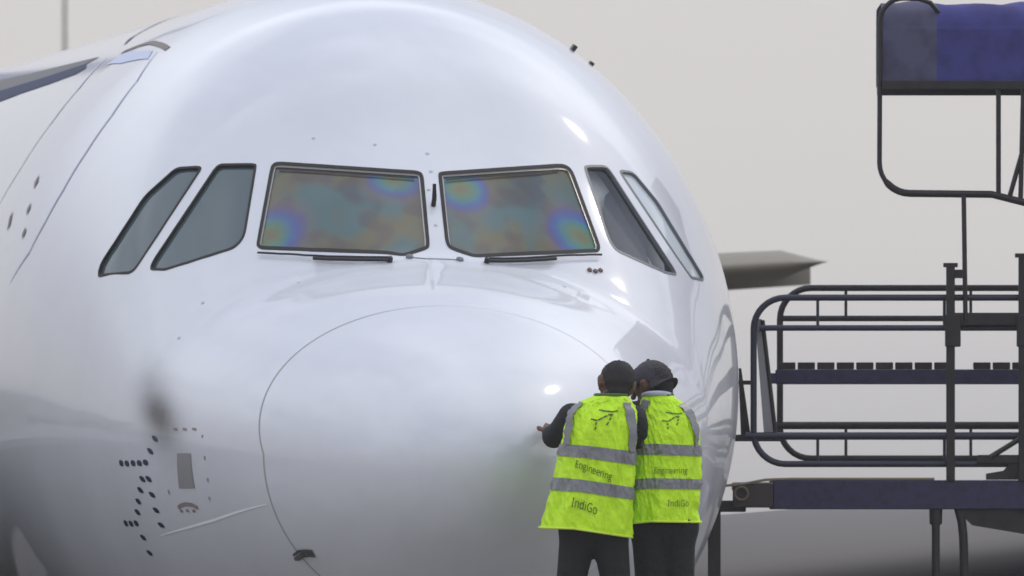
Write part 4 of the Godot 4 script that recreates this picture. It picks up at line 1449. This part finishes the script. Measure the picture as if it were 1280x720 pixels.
# ------------------------------------------------------------------ unseen truck added to darken the lower left of the nose
func build_truck():
	var t := thing("added_truck", "dark truck added out of view at left to darken the lower nose", "truck", Vector3(-4.42, 0, -4.5))
	var body := mat("truck_dark", Color(0.022, 0.023, 0.03), 0.45)
	var mb := MB.new()
	mb.box(Vector3(0, 2.1, -1.15), Vector3(2.2, 2.55, 4.5), Basis(), 0.05)
	part("box_body", mb, body, t)
	mb = MB.new()
	mb.box(Vector3(0, 0.68, 0.2), Vector3(0.9, 0.2, 7.4))
	part("chassis", mb, M["black_rubber"], t)
	mb = MB.new()
	var side := [Vector2(1.15, 0.55), Vector2(3.75, 0.55), Vector2(3.8, 1.35), Vector2(3.3, 1.6), Vector2(2.85, 2.35), Vector2(1.15, 2.4)]
	var at := []
	for p in side: at.append(Vector2(p.x, p.y))
	mb.slab(at, -1.0, 1.0)
	for k in mb.v.size():
		mb.v[k] = Vector3(mb.v[k].z, mb.v[k].y, mb.v[k].x)
		mb.n[k] = Vector3(mb.n[k].z, mb.n[k].y, mb.n[k].x)
	var cab := part("cab", mb, body, t)
	mb = MB.new()
	mb.face([Vector3(-0.88, 1.66, 3.277), Vector3(0.88, 1.66, 3.277), Vector3(0.88, 2.28, 2.905), Vector3(-0.88, 2.28, 2.905)])
	part("windscreen", mb, M["side_glass"], cab)
	for sx in [-1.004, 1.004]:
		mb = MB.new()
		mb.face([Vector3(sx, 1.6, 1.7), Vector3(sx, 1.6, 3.1), Vector3(sx, 2.2, 2.75), Vector3(sx, 2.2, 1.7)])
		part("side_window", mb, M["side_glass"], cab)
		mb = MB.new()
		mb.box(Vector3(sx * 1.1, 1.15, -1.3), Vector3(0.012, 0.12, 4.5))
		part("orange_stripe", mb, mat("stripe_orange", Color(0.5, 0.14, 0.02), 0.5), t)
		for z in [-2.4, 2.3]:
			mb = MB.new()
			mb.lathe(Vector3(sx * 0.95 - 0.13, 0.45, z), Vector3.RIGHT, [Vector2(0.03, 0.2), Vector2(0, 0.38), Vector2(0.05, 0.45), Vector2(0.21, 0.45), Vector2(0.26, 0.38), Vector2(0.23, 0.2)], 24)
			part("wheel", mb, M["black_rubber"], t)
	mb = MB.new()
	mb.lathe(Vector3(0, 2.4, 1.8), Vector3.UP, [Vector2(0, 0.09), Vector2(0.12, 0.08), Vector2(0.16, 0.0)], 16)
	part("beacon", mb, M["stripe_orange"], cab)

# ------------------------------------------------------------------ build
func _ready():
	rng.seed = 7
	grime.seed = 3; grime.frequency = 0.6; grime.fractal_octaves = 4
	# camera, sky, sun
	var cam := Camera3D.new()
	cam.position = Vector3(0, EYE, 85)
	cam.rotation_degrees = Vector3(rad_to_deg(atan(280.0 / 21590.0)), 0, 0)
	cam.fov = rad_to_deg(2 * atan(360.0 / 21590.0))
	var lens := CameraAttributesPhysical.new()
	lens.frustum_focal_length = 12.0 / (360.0 / 21590.0)
	lens.frustum_focus_distance = 80.0
	lens.exposure_aperture = 16.0
	lens.frustum_near = 1.0; lens.frustum_far = 9000.0
	cam.attributes = lens
	cam.near = 1.0; cam.far = 9000.0
	add_child(cam)
	cam.current = true
	var env := Environment.new()
	env.background_mode = Environment.BG_SKY
	var sky := Sky.new()
	var sm := ProceduralSkyMaterial.new()
	sm.sky_top_color = Color(0.62, 0.67, 0.775)
	sm.sky_horizon_color = Color(0.747, 0.730, 0.712)
	sm.sky_curve = 0.22
	sm.ground_bottom_color = Color(0.3, 0.3, 0.3)
	sm.ground_horizon_color = Color(0.70, 0.69, 0.68)
	sm.sun_angle_max = 0.0
	sm.energy_multiplier = 1.42
	# the cloud deck overhead: soft brighter and duller patches, none near the horizon
	var deck := FastNoiseLite.new()
	deck.seed = 12; deck.frequency = 0.9; deck.fractal_octaves = 3
	var cover := Image.create(512, 256, false, Image.FORMAT_RGBAF)
	for y in 256:
		for x in 512:
			var el := PI / 2 - PI * (y + 0.5) / 256.0
			var az := TAU * (x + 0.5) / 512.0
			var d := Vector3(cos(el) * cos(az), sin(el) * 1.6, cos(el) * sin(az))
			var w := clampf(deck.get_noise_3dv(d * 1.3) * 1.6 + 0.45, 0.0, 1.0) * smoothstep(0.12, 0.45, sin(el))
			cover.set_pixel(x, y, Color(0.72, 0.71, 0.69, w))
	sm.sky_cover = ImageTexture.create_from_image(cover)
	sky.sky_material = sm
	env.sky = sky
	env.tonemap_mode = Environment.TONE_MAPPER_LINEAR
	env.tonemap_exposure = 1.0
	env.fog_enabled = true
	env.fog_density = 0.00035
	env.fog_light_color = Color(0.90, 0.885, 0.87)
	env.sdfgi_enabled = true; env.ssao_enabled = true; env.ssil_enabled = true
	var we := WorldEnvironment.new()
	we.environment = env
	add_child(we)
	var sun := DirectionalLight3D.new()
	sun.light_energy = 0.27
	sun.light_color = Color(1.0, 0.97, 0.92)
	sun.light_angular_distance = 2.4
	sun.shadow_enabled = true
	add_child(sun)
	sun.look_at_from_position(Vector3(0.50, 0.72, -0.47) * 10.0, Vector3.ZERO)

	prepare_profile()
	# apron
	var ground := MeshInstance3D.new()
	ground.name = "apron"
	var pm_ := PlaneMesh.new()
	pm_.size = Vector2(5000, 2510)
	ground.mesh = pm_
	var gm := mat("concrete", Color(0.27, 0.255, 0.235), 0.9)
	gm.albedo_texture = noise_tex(0.01, Color(0.7, 0.7, 0.7), Color(1.2, 1.2, 1.2), 71, 512)
	triplanar(gm, 0.05)
	ground.material_override = gm
	ground.position = Vector3(0, 0, 1245)
	ground.set_meta("kind", "structure")
	var taxi := MeshInstance3D.new()
	taxi.name = "taxiway"
	var tm := PlaneMesh.new()
	tm.size = Vector2(5000, 2490)
	taxi.mesh = tm
	taxi.position = Vector3(0, -0.004, -1255)
	var am := mat("asphalt", Color(0.085, 0.074, 0.064), 0.9)
	am.albedo_texture = noise_tex(0.01, Color(0.7, 0.7, 0.7), Color(1.2, 1.2, 1.2), 72, 512)
	triplanar(am, 0.05)
	taxi.material_override = am
	taxi.set_meta("kind", "structure")
	taxi.set_meta("label", "dark asphalt stretching away behind the nose")
	add_child(taxi)
	ground.set_meta("label", "grey concrete apron under the airliner")
	add_child(ground)

	build_airliner()
	build_stairs()
	build_people()

	build_truck()

	# far floodlight mast
	var mast := thing("light_mast", "thin floodlight mast rising far behind the airliner at left", "light mast", Vector3(-13.6, 0, -440))
	var mb := MB.new()
	mb.tube([Vector3(0, 0, 0), Vector3(0, 25, 0)], [0.09, 0.05], 10)
	part("pole", mb, mat("mast_tan", Color(0.22, 0.19, 0.16), 0.7), mast)
	mb = MB.new()
	mb.box(Vector3(0, 25.1, 0), Vector3(2.0, 0.4, 0.4))
	part("lamp_head", mb, M["mast_tan"], mast)
